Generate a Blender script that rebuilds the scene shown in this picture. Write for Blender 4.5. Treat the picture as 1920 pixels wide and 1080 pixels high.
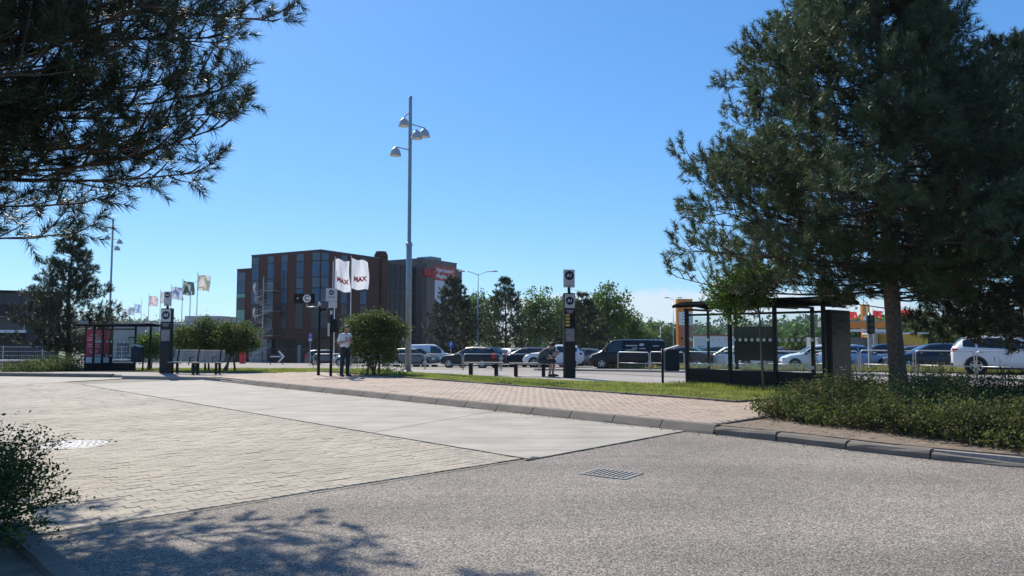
import bpy, bmesh, math, random
import numpy as np
from mathutils import Vector, Matrix
from math import radians, sin, cos, pi, sqrt

for _o in list(bpy.data.objects):
    bpy.data.objects.remove(_o)
scene = bpy.context.scene
COL = scene.collection
random.seed(7)

# ------------------------------------------------------------------ camera
EYE = 1.52
FPX = 1400.0                      # focal length in pixels of a 1920 wide frame
cam_d = bpy.data.cameras.new('camera')
cam_d.sensor_width = 36.0
cam_d.lens = FPX / 1920.0 * 36.0
cam_d.clip_start = 0.05
cam_d.clip_end = 9000
cam = bpy.data.objects.new('camera', cam_d)
COL.objects.link(cam)
cam.location = (0, 0, EYE)
cam.rotation_euler = (radians(90 + 3.8), 0, 0)
scene.camera = cam

# ------------------------------------------------------------------ sky and sun
SUN_EL, SUN_AZ = radians(44), radians(-30)       # azimuth clockwise from +Y
world = bpy.data.worlds.new('World')
scene.world = world
world.use_nodes = True
wn, wl = world.node_tree.nodes, world.node_tree.links
wn.clear()
w_out = wn.new('ShaderNodeOutputWorld')
w_bg = wn.new('ShaderNodeBackground')
w_bg.inputs['Strength'].default_value = 0.105
sky = wn.new('ShaderNodeTexSky')
sky.sky_type = 'NISHITA'
sky.sun_disc = False
sky.sun_elevation = SUN_EL
sky.sun_rotation = SUN_AZ % (2 * pi)
sky.air_density = 1.0
sky.dust_density = 0.25
sky.ozone_density = 3.0
# low bank of fair weather cloud all round the horizon
tc = wn.new('ShaderNodeTexCoord')
sep = wn.new('ShaderNodeSeparateXYZ')
wl.new(tc.outputs['Generated'], sep.inputs[0])
flat = wn.new('ShaderNodeVectorMath'); flat.operation = 'MULTIPLY'
flat.inputs[1].default_value = (1, 1, 0.0)
wl.new(tc.outputs['Generated'], flat.inputs[0])
nz1 = wn.new('ShaderNodeTexNoise'); nz1.inputs['Scale'].default_value = 2.6; nz1.inputs['Detail'].default_value = 2
offs = wn.new('ShaderNodeVectorMath'); offs.operation = 'ADD'; offs.inputs[1].default_value = (3.1, 1.7, 0)
wl.new(flat.outputs[0], offs.inputs[0]); wl.new(offs.outputs[0], nz1.inputs['Vector'])
nz2 = wn.new('ShaderNodeTexNoise'); nz2.inputs['Scale'].default_value = 22; nz2.inputs['Detail'].default_value = 6
nz2.inputs['Roughness'].default_value = 0.6
wl.new(tc.outputs['Generated'], nz2.inputs['Vector'])
def wmath(op, a, b):
    n = wn.new('ShaderNodeMath'); n.operation = op
    for k, v in enumerate((a, b)):
        if isinstance(v, (int, float)): n.inputs[k].default_value = v
        else: wl.new(v, n.inputs[k])
    return n.outputs[0]
azn = wmath('ARCTAN2', sep.outputs['X'], sep.outputs['Y'])
bank = wmath('MULTIPLY', wmath('COSINE', wmath('MULTIPLY', wmath('SUBTRACT', azn, 0.19), 5.0), 0.0), 0.036)
top1 = wmath('ADD', wmath('ADD', bank, 0.036), wmath('MULTIPLY', wmath('SUBTRACT', nz1.outputs['Fac'], 0.5), 0.06))
top2 = wmath('ADD', top1, wmath('MULTIPLY', wmath('SUBTRACT', nz2.outputs['Fac'], 0.5), 0.05))
dif = wmath('SUBTRACT', top2, sep.outputs['Z'])
msk = wn.new('ShaderNodeMapRange'); msk.interpolation_type = 'SMOOTHSTEP'
msk.inputs['From Min'].default_value = -0.002; msk.inputs['From Max'].default_value = 0.010
msk.inputs['To Max'].default_value = 0.72
wl.new(dif, msk.inputs['Value'])
mixc = wn.new('ShaderNodeMix'); mixc.data_type = 'RGBA'
mixc.inputs['B'].default_value = (5.4, 6.0, 6.7, 1)
wl.new(msk.outputs[0], mixc.inputs['Factor'])
sat = wn.new('ShaderNodeHueSaturation')
sat.inputs['Saturation'].default_value = 1.25
wl.new(sky.outputs[0], sat.inputs['Color'])
gam = wn.new('ShaderNodeGamma'); gam.inputs['Gamma'].default_value = 0.66
wl.new(sat.outputs[0], gam.inputs['Color'])
tint = wn.new('ShaderNodeMix'); tint.data_type = 'RGBA'; tint.blend_type = 'MULTIPLY'; tint.inputs['Factor'].default_value = 1.0
tint.inputs['B'].default_value = (0.95, 1.42, 1.95, 1)
wl.new(gam.outputs[0], tint.inputs['A'])
wl.new(tint.outputs['Result'], mixc.inputs['A'])
wl.new(mixc.outputs['Result'], w_bg.inputs['Color'])
wl.new(w_bg.outputs[0], w_out.inputs[0])

sun_d = bpy.data.lights.new('sun', 'SUN')
sun_d.energy = 4.4
sun_d.angle = radians(0.53)
sun_d.color = (1.0, 0.915, 0.77)
sun = bpy.data.objects.new('sun', sun_d)
COL.objects.link(sun)
to_sun = Vector((sin(SUN_AZ) * cos(SUN_EL), cos(SUN_AZ) * cos(SUN_EL), sin(SUN_EL)))
sun.rotation_euler = (-to_sun).to_track_quat('-Z', 'Y').to_euler()
sun.location = to_sun * 60

scene.view_settings.view_transform = 'Standard'
scene.view_settings.look = 'None'
scene.view_settings.exposure = 0.45
scene.view_settings.gamma = 1.0
scene.render.engine = 'CYCLES'
try:
    scene.cycles.transparent_max_bounces = 16
    scene.cycles.max_bounces = 8
except Exception:
    pass

# ------------------------------------------------------------------ helpers
def X(px, d):
    """lateral position of something seen at column px (of 1920) at distance d"""
    return (px - 960.0) / FPX * d

def zg(y):
    """the land falls gently away behind the bus platforms"""
    if y <= 30: return 0.0
    if y >= 130: return -2.7
    return -0.027 * (y - 30)

OX, OY = 3.13, 11.69               # near corner of the bus kerb
E1 = Vector((-0.689, 0.725, 0)).normalized()      # along the kerb, away
E2 = Vector((E1.y, -E1.x, 0))                     # across, away from the lane
def P(s, t, z=0.0):
    return Vector((OX + s * E1.x + t * E2.x, OY + s * E1.y + t * E2.y, z))
KANG = math.atan2(E1.y, E1.x)

class MB:
    """collects simple shapes into one mesh"""
    def __init__(self):
        self.v = []; self.f = []
    def add(self, vs, fs):
        o = len(self.v)
        self.v.extend([tuple(p) for p in vs])
        self.f.extend([tuple(i + o for i in q) for q in fs])
        return self
    def box(self, c, s, rz=0.0, m=None, bev=0.0):
        hx, hy, hz = s[0] / 2, s[1] / 2, s[2] / 2
        if bev > 0 and min(hx, hy, hz) > bev * 1.2:
            vs = []
            for z, b in ((-hz, bev), (-hz + bev, 0), (hz - bev, 0), (hz, bev)):
                ax, ay = hx - b, hy - b
                k = bev * 0.6
                vs += [(-ax + k, -ay, z), (ax - k, -ay, z), (ax, -ay + k, z), (ax, ay - k, z),
                       (ax - k, ay, z), (-ax + k, ay, z), (-ax, ay - k, z), (-ax, -ay + k, z)]
            fs = [tuple(range(7, -1, -1)), tuple(range(24, 32))]
            for r in range(3):
                for i in range(8):
                    a, b2 = r * 8 + i, r * 8 + (i + 1) % 8
                    fs.append((a, b2, b2 + 8, a + 8))
        else:
            vs = [(x, y, z) for z in (-hz, hz) for x, y in ((-hx, -hy), (hx, -hy), (hx, hy), (-hx, hy))]
            fs = [(3, 2, 1, 0), (4, 5, 6, 7), (0, 1, 5, 4), (1, 2, 6, 5), (2, 3, 7, 6), (3, 0, 4, 7)]
        M = m if m is not None else Matrix.Rotation(rz, 4, 'Z')
        c = Vector(c)
        return self.add([M @ Vector(p) + c for p in vs], fs)
    def tube(self, pts, rad, n=8, cap=True):
        pts = [Vector(p) for p in pts]
        if isinstance(rad, (int, float)): rad = [rad] * len(pts)
        vs = []; fs = []
        up = Vector((0.0, 0.0, 1.0))
        d0 = (pts[1] - pts[0]).normalized()
        u = d0.cross(up)
        if u.length < 0.05: u = d0.cross(Vector((1, 0, 0)))
        u.normalize()
        for i, p in enumerate(pts):
            if i == 0: d = pts[1] - pts[0]
            elif i == len(pts) - 1: d = pts[-1] - pts[-2]
            else: d = pts[i + 1] - pts[i - 1]
            d.normalize()
            u = (u - d * u.dot(d)).normalized()
            w = d.cross(u)
            for k in range(n):
                a = 2 * pi * k / n
                vs.append(p + (u * cos(a) + w * sin(a)) * rad[i])
        for i in range(len(pts) - 1):
            for k in range(n):
                a, b = i * n + k, i * n + (k + 1) % n
                fs.append((a, b, b + n, a + n))
        if cap:
            fs.append(tuple(range(n - 1, -1, -1)))
            e = (len(pts) - 1) * n
            fs.append(tuple(range(e, e + n)))
        return self.add(vs, fs)
    def lathe(self, prof, c=(0, 0, 0), n=16, m=None):
        vs = []; fs = []
        for r, z in prof:
            for k in range(n):
                a = 2 * pi * k / n
                vs.append((r * cos(a), r * sin(a), z))
        for i in range(len(prof) - 1):
            for k in range(n):
                a, b = i * n + k, i * n + (k + 1) % n
                fs.append((a, b, b + n, a + n))
        fs.append(tuple(range(n - 1, -1, -1)))
        e = (len(prof) - 1) * n
        fs.append(tuple(range(e, e + n)))
        c = Vector(c)
        return self.add([(m @ Vector(p) if m else Vector(p)) + c for p in vs], fs)
    def prism(self, poly, z0, z1, m=None, c=(0, 0, 0)):
        n = len(poly)
        vs = [(x, y, z0) for x, y in poly] + [(x, y, z1) for x, y in poly]
        fs = [tuple(range(n - 1, -1, -1)), tuple(range(n, 2 * n))]
        for i in range(n):
            j = (i + 1) % n
            fs.append((i, j, j + n, i + n))
        c = Vector(c)
        return self.add([(m @ Vector(p) if m else Vector(p)) + c for p in vs], fs)
    def mesh(self, name, smooth=False):
        me = bpy.data.meshes.new(name)
        me.from_pydata(self.v, [], self.f)
        if smooth: me.polygons.foreach_set('use_smooth', [True] * len(me.polygons))
        me.update()
        return me
    def build(self, name, m, parent=None, smooth=False, loc=None, rz=None):
        me = self.mesh(name, smooth)
        me.materials.append(m)
        return link(name, me, parent, loc, rz)

def link(name, me, parent=None, loc=None, rz=None):
    o = bpy.data.objects.new(name, me)
    COL.objects.link(o)
    if parent is not None: o.parent = parent
    if loc is not None: o.location = loc
    if rz is not None: o.rotation_euler = (0, 0, rz)
    return o

def tag(o, label, cat=None, group=None, kind=None):
    o['label'] = label
    if cat: o['category'] = cat
    if group: o['group'] = group
    if kind: o['kind'] = kind
    return o

def thing(name, label, cat, loc=(0, 0, 0), rz=0.0, group=None):
    o = bpy.data.objects.new(name, None)
    COL.objects.link(o)
    o.location = loc
    o.rotation_euler = (0, 0, rz)
    o.empty_display_size = 0.2
    return tag(o, label, cat, group)

def struct(o, label=None):
    o['kind'] = 'structure'
    if label: o['label'] = label
    return o

def np_mesh(name, V, F, m, parent=None, smooth=False):
    """V (n,3) array, F (k,c) array of equal-sided faces"""
    V = np.asarray(V, dtype=np.float32); F = np.asarray(F, dtype=np.int32)
    me = bpy.data.meshes.new(name)
    me.vertices.add(len(V)); me.vertices.foreach_set('co', V.ravel())
    c = F.shape[1]
    me.loops.add(F.size); me.loops.foreach_set('vertex_index', F.ravel())
    me.polygons.add(len(F))
    me.polygons.foreach_set('loop_start', np.arange(0, F.size, c, dtype=np.int32))
    if smooth: me.polygons.foreach_set('use_smooth', np.ones(len(F), dtype=bool))
    me.update(calc_edges=True)
    me.materials.append(m)
    return link(name, me, parent)

def copy_tree(o, parent=None):
    c = o.copy()
    COL.objects.link(c)
    if parent is not None: c.parent = parent
    for ch in list(o.children):
        copy_tree(ch, c)
    return c

_fonts = {}
def text_mesh(name, s, size, m, parent, loc, rot, extrude=0.004, align='CENTER', sx=1.0, bold=0.0):
    cu = bpy.data.curves.new(name, 'FONT')
    cu.body = s; cu.size = size; cu.align_x = align; cu.align_y = 'CENTER'
    cu.extrude = extrude; cu.resolution_u = 3
    cu.offset = bold
    t = bpy.data.objects.new('tmp_text', cu)
    COL.objects.link(t)
    dg = bpy.context.evaluated_depsgraph_get()
    me = bpy.data.meshes.new_from_object(t.evaluated_get(dg))
    bpy.data.objects.remove(t); bpy.data.curves.remove(cu)
    for v in me.vertices: v.co.x *= sx
    me.materials.clear(); me.materials.append(m)
    o = link(name, me, parent, loc)
    o.rotation_euler = rot
    return o

# ------------------------------------------------------------------ materials
def new_mat(name):
    m = bpy.data.materials.new(name)
    m.use_nodes = True
    nt = m.node_tree
    return m, nt, nt.nodes['Principled BSDF']

def mat(name, col, rough=0.6, metal=0.0, var=0.12, scale=6.0, bump=0.0, bscale=None, island=0.0, spec=None, coat=0.0):
    m, nt, b = new_mat(name)
    n, l = nt.nodes, nt.links
    b.inputs['Roughness'].default_value = rough
    b.inputs['Metallic'].default_value = metal
    if spec is not None: b.inputs['Specular IOR Level'].default_value = spec
    if coat: b.inputs['Coat Weight'].default_value = coat; b.inputs['Coat Roughness'].default_value = 0.05
    tc = n.new('ShaderNodeTexCoord')
    nz = n.new('ShaderNodeTexNoise'); nz.inputs['Scale'].default_value = scale; nz.inputs['Detail'].default_value = 6
    l.new(tc.outputs['Object'], nz.inputs['Vector'])
    hsv = n.new('ShaderNodeHueSaturation'); hsv.inputs['Color'].default_value = (*col, 1)
    mr = n.new('ShaderNodeMapRange'); mr.inputs['To Min'].default_value = 1 - var; mr.inputs['To Max'].default_value = 1 + var
    mr.inputs['From Min'].default_value = 0.3; mr.inputs['From Max'].default_value = 0.7
    l.new(nz.outputs['Fac'], mr.inputs['Value'])
    val = mr.outputs[0]
    if island:
        g = n.new('ShaderNodeNewGeometry'); oi = n.new('ShaderNodeObjectInfo')
        a = n.new('ShaderNodeMath'); a.operation = 'ADD'
        l.new(g.outputs['Random Per Island'], a.inputs[0]); l.new(oi.outputs['Random'], a.inputs[1])
        fr = n.new('ShaderNodeMath'); fr.operation = 'FRACT'; l.new(a.outputs[0], fr.inputs[0])
        m2 = n.new('ShaderNodeMapRange'); m2.inputs['To Min'].default_value = 1 - island; m2.inputs['To Max'].default_value = 1 + island
        l.new(fr.outputs[0], m2.inputs['Value'])
        mu = n.new('ShaderNodeMath'); mu.operation = 'MULTIPLY'
        l.new(val, mu.inputs[0]); l.new(m2.outputs[0], mu.inputs[1])
        val = mu.outputs[0]
    l.new(val, hsv.inputs['Value'])
    l.new(hsv.outputs[0], b.inputs['Base Color'])
    if bump:
        nb = n.new('ShaderNodeTexNoise'); nb.inputs['Scale'].default_value = bscale or scale * 8; nb.inputs['Detail'].default_value = 5
        l.new(tc.outputs['Object'], nb.inputs['Vector'])
        bp = n.new('ShaderNodeBump'); bp.inputs['Strength'].default_value = bump; bp.inputs['Distance'].default_value = 0.01
        l.new(nb.outputs['Fac'], bp.inputs['Height']); l.new(bp.outputs[0], b.inputs['Normal'])
    return m

def leaf_mat(name, cols, rough=0.5, trans=0.3, spec=0.4):
    """foliage: every leaf takes its own tone, some light passes through"""
    m, nt, b = new_mat(name)
    n, l = nt.nodes, nt.links
    g = n.new('ShaderNodeNewGeometry')
    cr = n.new('ShaderNodeValToRGB')
    cr.color_ramp.elements.remove(cr.color_ramp.elements[1])
    for i, c in enumerate(cols):
        e = cr.color_ramp.elements[0] if i == 0 else cr.color_ramp.elements.new(i / (len(cols) - 1))
        e.color = (*c, 1)
    l.new(g.outputs['Random Per Island'], cr.inputs[0])
    tcn = n.new('ShaderNodeTexCoord'); cn = n.new('ShaderNodeTexNoise'); cn.inputs['Scale'].default_value = 1.6; cn.inputs['Detail'].default_value = 3
    l.new(tcn.outputs['Object'], cn.inputs['Vector'])
    cm = n.new('ShaderNodeMapRange'); cm.inputs['From Min'].default_value = 0.35; cm.inputs['From Max'].default_value = 0.65
    cm.inputs['To Min'].default_value = 0.72; cm.inputs['To Max'].default_value = 1.35
    l.new(cn.outputs['Fac'], cm.inputs['Value'])
    ch = n.new('ShaderNodeHueSaturation'); l.new(cr.outputs[0], ch.inputs['Color']); l.new(cm.outputs[0], ch.inputs['Value'])
    cr = ch
    l.new(cr.outputs[0], b.inputs['Base Color'])
    b.inputs['Roughness'].default_value = rough
    b.inputs['Specular IOR Level'].default_value = spec
    tr = n.new('ShaderNodeBsdfTranslucent')
    hs = n.new('ShaderNodeHueSaturation'); hs.inputs['Saturation'].default_value = 1.15; hs.inputs['Value'].default_value = 1.5
    l.new(cr.outputs[0], hs.inputs['Color']); l.new(hs.outputs[0], tr.inputs['Color'])
    mx = n.new('ShaderNodeMixShader'); mx.inputs[0].default_value = trans
    l.new(b.outputs[0], mx.inputs[1]); l.new(tr.outputs[0], mx.inputs[2])
    l.new(mx.outputs[0], n['Material Output'].inputs['Surface'])
    return m

def asphalt_mat(name, dark, light, scale, tint=(1, 1, 1), bump=0.6, patch=0.12):
    m, nt, b = new_mat(name)
    n, l = nt.nodes, nt.links
    tc = n.new('ShaderNodeTexCoord')
    v = n.new('ShaderNodeTexVoronoi'); v.inputs['Scale'].default_value = scale
    l.new(tc.outputs['Object'], v.inputs['Vector'])
    sepc = n.new('ShaderNodeSeparateColor'); l.new(v.outputs['Color'], sepc.inputs[0])
    ramp = n.new('ShaderNodeValToRGB')
    ramp.color_ramp.elements[0].color = (dark * tint[0], dark * tint[1], dark * tint[2], 1)
    ramp.color_ramp.elements[1].color = (light * tint[0], light * tint[1], light * tint[2], 1)
    e = ramp.color_ramp.elements.new(0.55); k = dark * 0.62 + light * 0.38
    e.color = (k * tint[0] * 1.02, k * tint[1], k * tint[2] * 0.97, 1)
    l.new(sepc.outputs[0], ramp.inputs[0])
    n2 = n.new('ShaderNodeTexNoise'); n2.inputs['Scale'].default_value = 0.35; n2.inputs['Detail'].default_value = 5
    l.new(tc.outputs['Object'], n2.inputs['Vector'])
    n3 = n.new('ShaderNodeTexNoise'); n3.inputs['Scale'].default_value = 9; n3.inputs['Detail'].default_value = 4
    l.new(tc.outputs['Object'], n3.inputs['Vector'])
    ad = n.new('ShaderNodeMath'); ad.operation = 'MULTIPLY_ADD'; ad.inputs[1].default_value = 0.4
    l.new(n3.outputs['Fac'], ad.inputs[0]); l.new(n2.outputs['Fac'], ad.inputs[2])
    mr = n.new('ShaderNodeMapRange'); mr.inputs['From Min'].default_value = 0.5; mr.inputs['From Max'].default_value = 0.9
    mr.inputs['To Min'].default_value = 1 - patch; mr.inputs['To Max'].default_value = 1 + patch
    l.new(ad.outputs[0], mr.inputs['Value'])
    # long worn tracks where vehicles turn in
    mp = n.new('ShaderNodeMapping'); mp.inputs['Rotation'].default_value = (0, 0, -0.55); mp.inputs['Scale'].default_value = (0.10, 0.95, 1)
    l.new(tc.outputs['Object'], mp.inputs[0])
    n4 = n.new('ShaderNodeTexNoise'); n4.inputs['Scale'].default_value = 1.0; n4.inputs['Detail'].default_value = 4; n4.inputs['Distortion'].default_value = 0.6
    l.new(mp.outputs[0], n4.inputs['Vector'])
    m4 = n.new('ShaderNodeMapRange'); m4.inputs['From Min'].default_value = 0.36; m4.inputs['From Max'].default_value = 0.64
    m4.inputs['To Min'].default_value = 1 - patch * 0.75; m4.inputs['To Max'].default_value = 1 + patch * 0.45
    l.new(n4.outputs['Fac'], m4.inputs['Value'])
    # dark drips
    n5 = n.new('ShaderNodeTexNoise'); n5.inputs['Scale'].default_value = 3.2; n5.inputs['Detail'].default_value = 4
    l.new(tc.outputs['Object'], n5.inputs['Vector'])
    m5 = n.new('ShaderNodeMapRange'); m5.inputs['From Min'].default_value = 0.66; m5.inputs['From Max'].default_value = 0.76
    m5.inputs['To Min'].default_value = 1.0; m5.inputs['To Max'].default_value = 0.74
    l.new(n5.outputs['Fac'], m5.inputs['Value'])
    k1 = n.new('ShaderNodeMath'); k1.operation = 'MULTIPLY'; l.new(mr.outputs[0], k1.inputs[0]); l.new(m4.outputs[0], k1.inputs[1])
    k2 = n.new('ShaderNodeMath'); k2.operation = 'MULTIPLY'; l.new(k1.outputs[0], k2.inputs[0]); l.new(m5.outputs[0], k2.inputs[1])
    hs = n.new('ShaderNodeHueSaturation'); l.new(ramp.outputs[0], hs.inputs['Color']); l.new(k2.outputs[0], hs.inputs['Value'])
    l.new(hs.outputs[0], b.inputs['Base Color'])
    b.inputs['Roughness'].default_value = 0.85
    b.inputs['Specular IOR Level'].default_value = 0.3
    bp = n.new('ShaderNodeBump'); bp.inputs['Strength'].default_value = bump; bp.inputs['Distance'].default_value = 0.006
    bp.invert = True
    l.new(v.outputs['Distance'], bp.inputs['Height']); l.new(bp.outputs[0], b.inputs['Normal'])
    return m

def glass_mat(name, tint=(0.9, 0.95, 0.95), alpha=0.82, rough=0.02):
    """thin sheet of glass: mostly clear, with a sharp reflection"""
    m, nt, b = new_mat(name)
    n, l = nt.nodes, nt.links
    t = n.new('ShaderNodeBsdfTransparent'); t.inputs[0].default_value = (*tint, 1)
    g = n.new('ShaderNodeBsdfGlossy'); g.inputs['Roughness'].default_value = rough
    ge = n.new('ShaderNodeNewGeometry')
    dt = n.new('ShaderNodeVectorMath'); dt.operation = 'DOT_PRODUCT'
    l.new(ge.outputs['Normal'], dt.inputs[0]); l.new(ge.outputs['Incoming'], dt.inputs[1])
    def mth(op, a, b=None):
        q = n.new('ShaderNodeMath'); q.operation = op
        for i, v in enumerate((a, b)):
            if v is None: continue
            if isinstance(v, (int, float)): q.inputs[i].default_value = v
            else: l.new(v, q.inputs[i])
        return q.outputs[0]
    c = mth('ABSOLUTE', dt.outputs['Value'])
    fr = mth('ADD', mth('MULTIPLY', mth('POWER', mth('SUBTRACT', 1.0, c), 5.0), 0.6), 0.014)
    mx = n.new('ShaderNodeMixShader'); l.new(fr, mx.inputs[0])
    l.new(t.outputs[0], mx.inputs[1]); l.new(g.outputs[0], mx.inputs[2])
    l.new(mx.outputs[0], n['Material Output'].inputs['Surface'])
    return m

M = {}
M['asphalt'] = asphalt_mat('asphalt_coarse', 0.080, 0.41, 95, (1.11, 1.0, 0.90), 0.7, 0.20)
M['street'] = asphalt_mat('asphalt_street', 0.19, 0.33, 40, (1.10, 1.0, 0.90), 0.3, 0.12)
M['path'] = asphalt_mat('path_asphalt', 0.24, 0.38, 60, (1.10, 1.0, 0.93), 0.3, 0.10)
M['concrete'] = mat('lane_concrete', (0.39, 0.365, 0.325), 0.85, var=0.14, scale=1.3, bump=0.15, bscale=60)
def lane_mat():
    m = mat('lane_concrete', (0.375, 0.35, 0.305), 0.85, var=0.13, scale=1.3, bump=0.15, bscale=60)
    n, l = m.node_tree.nodes, m.node_tree.links
    b = n['Principled BSDF']
    src = b.inputs['Base Color'].links[0].from_socket
    tc_ = n.new('ShaderNodeTexCoord'); mp = n.new('ShaderNodeMapping')
    mp.inputs['Rotation'].default_value = (0, 0, -KANG); mp.inputs['Scale'].default_value = (0.22, 2.6, 1)
    l.new(tc_.outputs['Object'], mp.inputs[0])
    nz = n.new('ShaderNodeTexNoise'); nz.inputs['Scale'].default_value = 1.4; nz.inputs['Detail'].default_value = 7; nz.inputs['Roughness'].default_value = 0.65
    l.new(mp.outputs[0], nz.inputs['Vector'])
    cr = n.new('ShaderNodeValToRGB')
    cr.color_ramp.elements[0].position = 0.36; cr.color_ramp.elements[0].color = (0.78, 0.77, 0.76, 1)
    cr.color_ramp.elements[1].position = 0.60; cr.color_ramp.elements[1].color = (1.03, 1.03, 1.03, 1)
    l.new(nz.outputs['Fac'], cr.inputs[0])
    mx = n.new('ShaderNodeMix'); mx.data_type = 'RGBA'; mx.blend_type = 'MULTIPLY'; mx.inputs['Factor'].default_value = 1.0
    l.new(src, mx.inputs['A']); l.new(cr.outputs[0], mx.inputs['B'])
    # scattered oil spots
    v = n.new('ShaderNodeTexNoise'); v.inputs['Scale'].default_value = 5.5; v.inputs['Detail'].default_value = 3
    l.new(tc_.outputs['Object'], v.inputs['Vector'])
    c2 = n.new('ShaderNodeValToRGB'); c2.color_ramp.elements[0].position = 0.66; c2.color_ramp.elements[0].color = (1, 1, 1, 1)
    c2.color_ramp.elements[1].position = 0.74; c2.color_ramp.elements[1].color = (0.72, 0.70, 0.68, 1)
    l.new(v.outputs['Fac'], c2.inputs[0])
    m2 = n.new('ShaderNodeMix'); m2.data_type = 'RGBA'; m2.blend_type = 'MULTIPLY'; m2.inputs['Factor'].default_value = 1.0
    l.new(mx.outputs['Result'], m2.inputs['A']); l.new(c2.outputs[0], m2.inputs['B'])
    l.new(m2.outputs['Result'], b.inputs['Base Color'])
    return m
M['concrete'] = lane_mat()
M['paver'] = mat('grey_paver', (0.355, 0.315, 0.258), 0.85, var=0.17, scale=0.55, bump=0.15, bscale=90, island=0.12)
M['brick'] = mat('pink_brick', (0.385, 0.305, 0.245), 0.85, var=0.12, scale=0.7, bump=0.15, bscale=90, island=0.07)
M['sand'] = mat('joint_sand', (0.26, 0.235, 0.195), 0.95, var=0.2, scale=5)
M['sand2'] = mat('joint_sand_pink', (0.29, 0.215, 0.17), 0.95, var=0.2, scale=5)
M['kerb'] = mat('kerb_concrete', (0.165, 0.143, 0.12), 0.85, var=0.16, scale=3.0, bump=0.3, bscale=70, island=0.06)
M['edging'] = mat('edging_stone', (0.13, 0.11, 0.095), 0.9, var=0.25, scale=6, bump=0.3)
M['soil'] = mat('soil', (0.20, 0.155, 0.115), 0.95, var=0.35, scale=7, bump=0.8, bscale=40)
M['turf'] = mat('turf', (0.17, 0.17, 0.07), 0.95, var=0.35, scale=3.5, bump=0.7, bscale=60)
M['field'] = mat('field', (0.10, 0.13, 0.05), 0.95, var=0.3, scale=0.05)
M['white_line'] = mat('road_paint', (0.72, 0.71, 0.68), 0.7, var=0.15, scale=8)
M['iron'] = mat('cast_iron', (0.27, 0.26, 0.25), 0.75, 0.0, var=0.2, scale=9, bump=0.4, bscale=35)
M['iron_lid'] = mat('glare_lid', (0.43, 0.42, 0.42), 0.7, 0.0, var=0.12, scale=9, bump=0.4, bscale=35)  # bright sun glare on the lid is put into its pale base colour
M['iron_dark'] = mat('pit_iron', (0.05, 0.05, 0.055), 0.5, 0.6, var=0.2)
M['tar'] = mat('tar', (0.02, 0.02, 0.02), 0.7)
M['galv'] = mat('galvanised_steel', (0.42, 0.44, 0.46), 0.42, 0.75, var=0.12, scale=12)
M['pole'] = mat('pole_steel', (0.30, 0.33, 0.35), 0.5, 0.5, var=0.08, scale=5)
M['black'] = mat('black_paint', (0.013, 0.015, 0.018), 0.4, var=0.15, scale=8, spec=0.18)
M['charcoal'] = mat('charcoal_paint', (0.022, 0.026, 0.03), 0.5, var=0.1, scale=8, spec=0.15)
M['white'] = mat('white_paint', (0.78, 0.78, 0.77), 0.45, var=0.04)
M['offwhite'] = mat('sign_white', (0.70, 0.70, 0.70), 0.5, var=0.04)
M['bell'] = mat('lamp_shade_grey', (0.42, 0.43, 0.44), 0.5, 0.1, var=0.06)
M['lens'] = mat('lamp_lens', (0.75, 0.72, 0.66), 0.4)
M['glass'] = glass_mat('clear_glass')
M['bark'] = mat('pine_bark', (0.125, 0.085, 0.062), 0.95, var=0.4, scale=14, bump=1.0, bscale=26)
M['bark2'] = mat('grey_bark', (0.11, 0.095, 0.075), 0.95, var=0.3, scale=12, bump=0.8, bscale=30)
M['twig'] = mat('twig_bark', (0.055, 0.042, 0.032), 0.95, var=0.3, scale=10)
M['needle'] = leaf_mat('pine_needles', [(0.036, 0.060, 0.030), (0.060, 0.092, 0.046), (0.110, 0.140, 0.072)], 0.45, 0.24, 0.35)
M['needle2'] = leaf_mat('pine_needles_dark', [(0.020, 0.034, 0.018), (0.032, 0.052, 0.026), (0.054, 0.072, 0.036)], 0.45, 0.15, 0.4)  # darker copy of the needles, backlit shade of the left pine put into the colour
M['candle'] = mat('pine_candle', (0.19, 0.15, 0.085), 0.8, var=0.2)
M['leaf'] = leaf_mat('tree_leaves', [(0.05, 0.10, 0.022), (0.075, 0.13, 0.03), (0.11, 0.17, 0.045)], 0.45, 0.38)
M['leaf_dark'] = leaf_mat('shrub_leaves', [(0.03, 0.06, 0.018), (0.05, 0.085, 0.024), (0.085, 0.115, 0.038)], 0.6, 0.28, 0.15)
M['leaf_yel'] = leaf_mat('yellow_green_leaves', [(0.045, 0.08, 0.02), (0.07, 0.10, 0.03), (0.20, 0.21, 0.09)], 0.6, 0.3, 0.15)  # leaf tones run at random up to a pale yellow green
M['leaf_hedge'] = leaf_mat('cotoneaster_leaves', [(0.045, 0.070, 0.022), (0.075, 0.105, 0.032), (0.15, 0.165, 0.06), (0.12, 0.095, 0.05)], 0.7, 0.25, 0.1)
M['leaf_bright'] = leaf_mat('weed_leaves', [(0.08, 0.14, 0.03), (0.13, 0.20, 0.045), (0.17, 0.22, 0.06)], 0.5, 0.4)
M['grass'] = leaf_mat('grass_blades', [(0.13, 0.19, 0.04), (0.20, 0.24, 0.06), (0.33, 0.31, 0.13)], 0.55, 0.4)
M['drygrass'] = leaf_mat('dry_grass', [(0.20, 0.19, 0.08), (0.28, 0.25, 0.12), (0.14, 0.17, 0.05)], 0.6, 0.35)
M['forest'] = leaf_mat('far_forest', [(0.035, 0.06, 0.028), (0.05, 0.08, 0.035), (0.075, 0.10, 0.045)], 0.6, 0.2)
M['wood'] = mat('weathered_wood', (0.36, 0.33, 0.29), 0.75, var=0.2, scale=9, bump=0.3)
M['skin'] = mat('skin', (0.42, 0.25, 0.19), 0.55, var=0.08, scale=14)
M['hair'] = mat('dark_hair', (0.025, 0.018, 0.013), 0.6, var=0.3, scale=60, bump=0.5)
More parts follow.
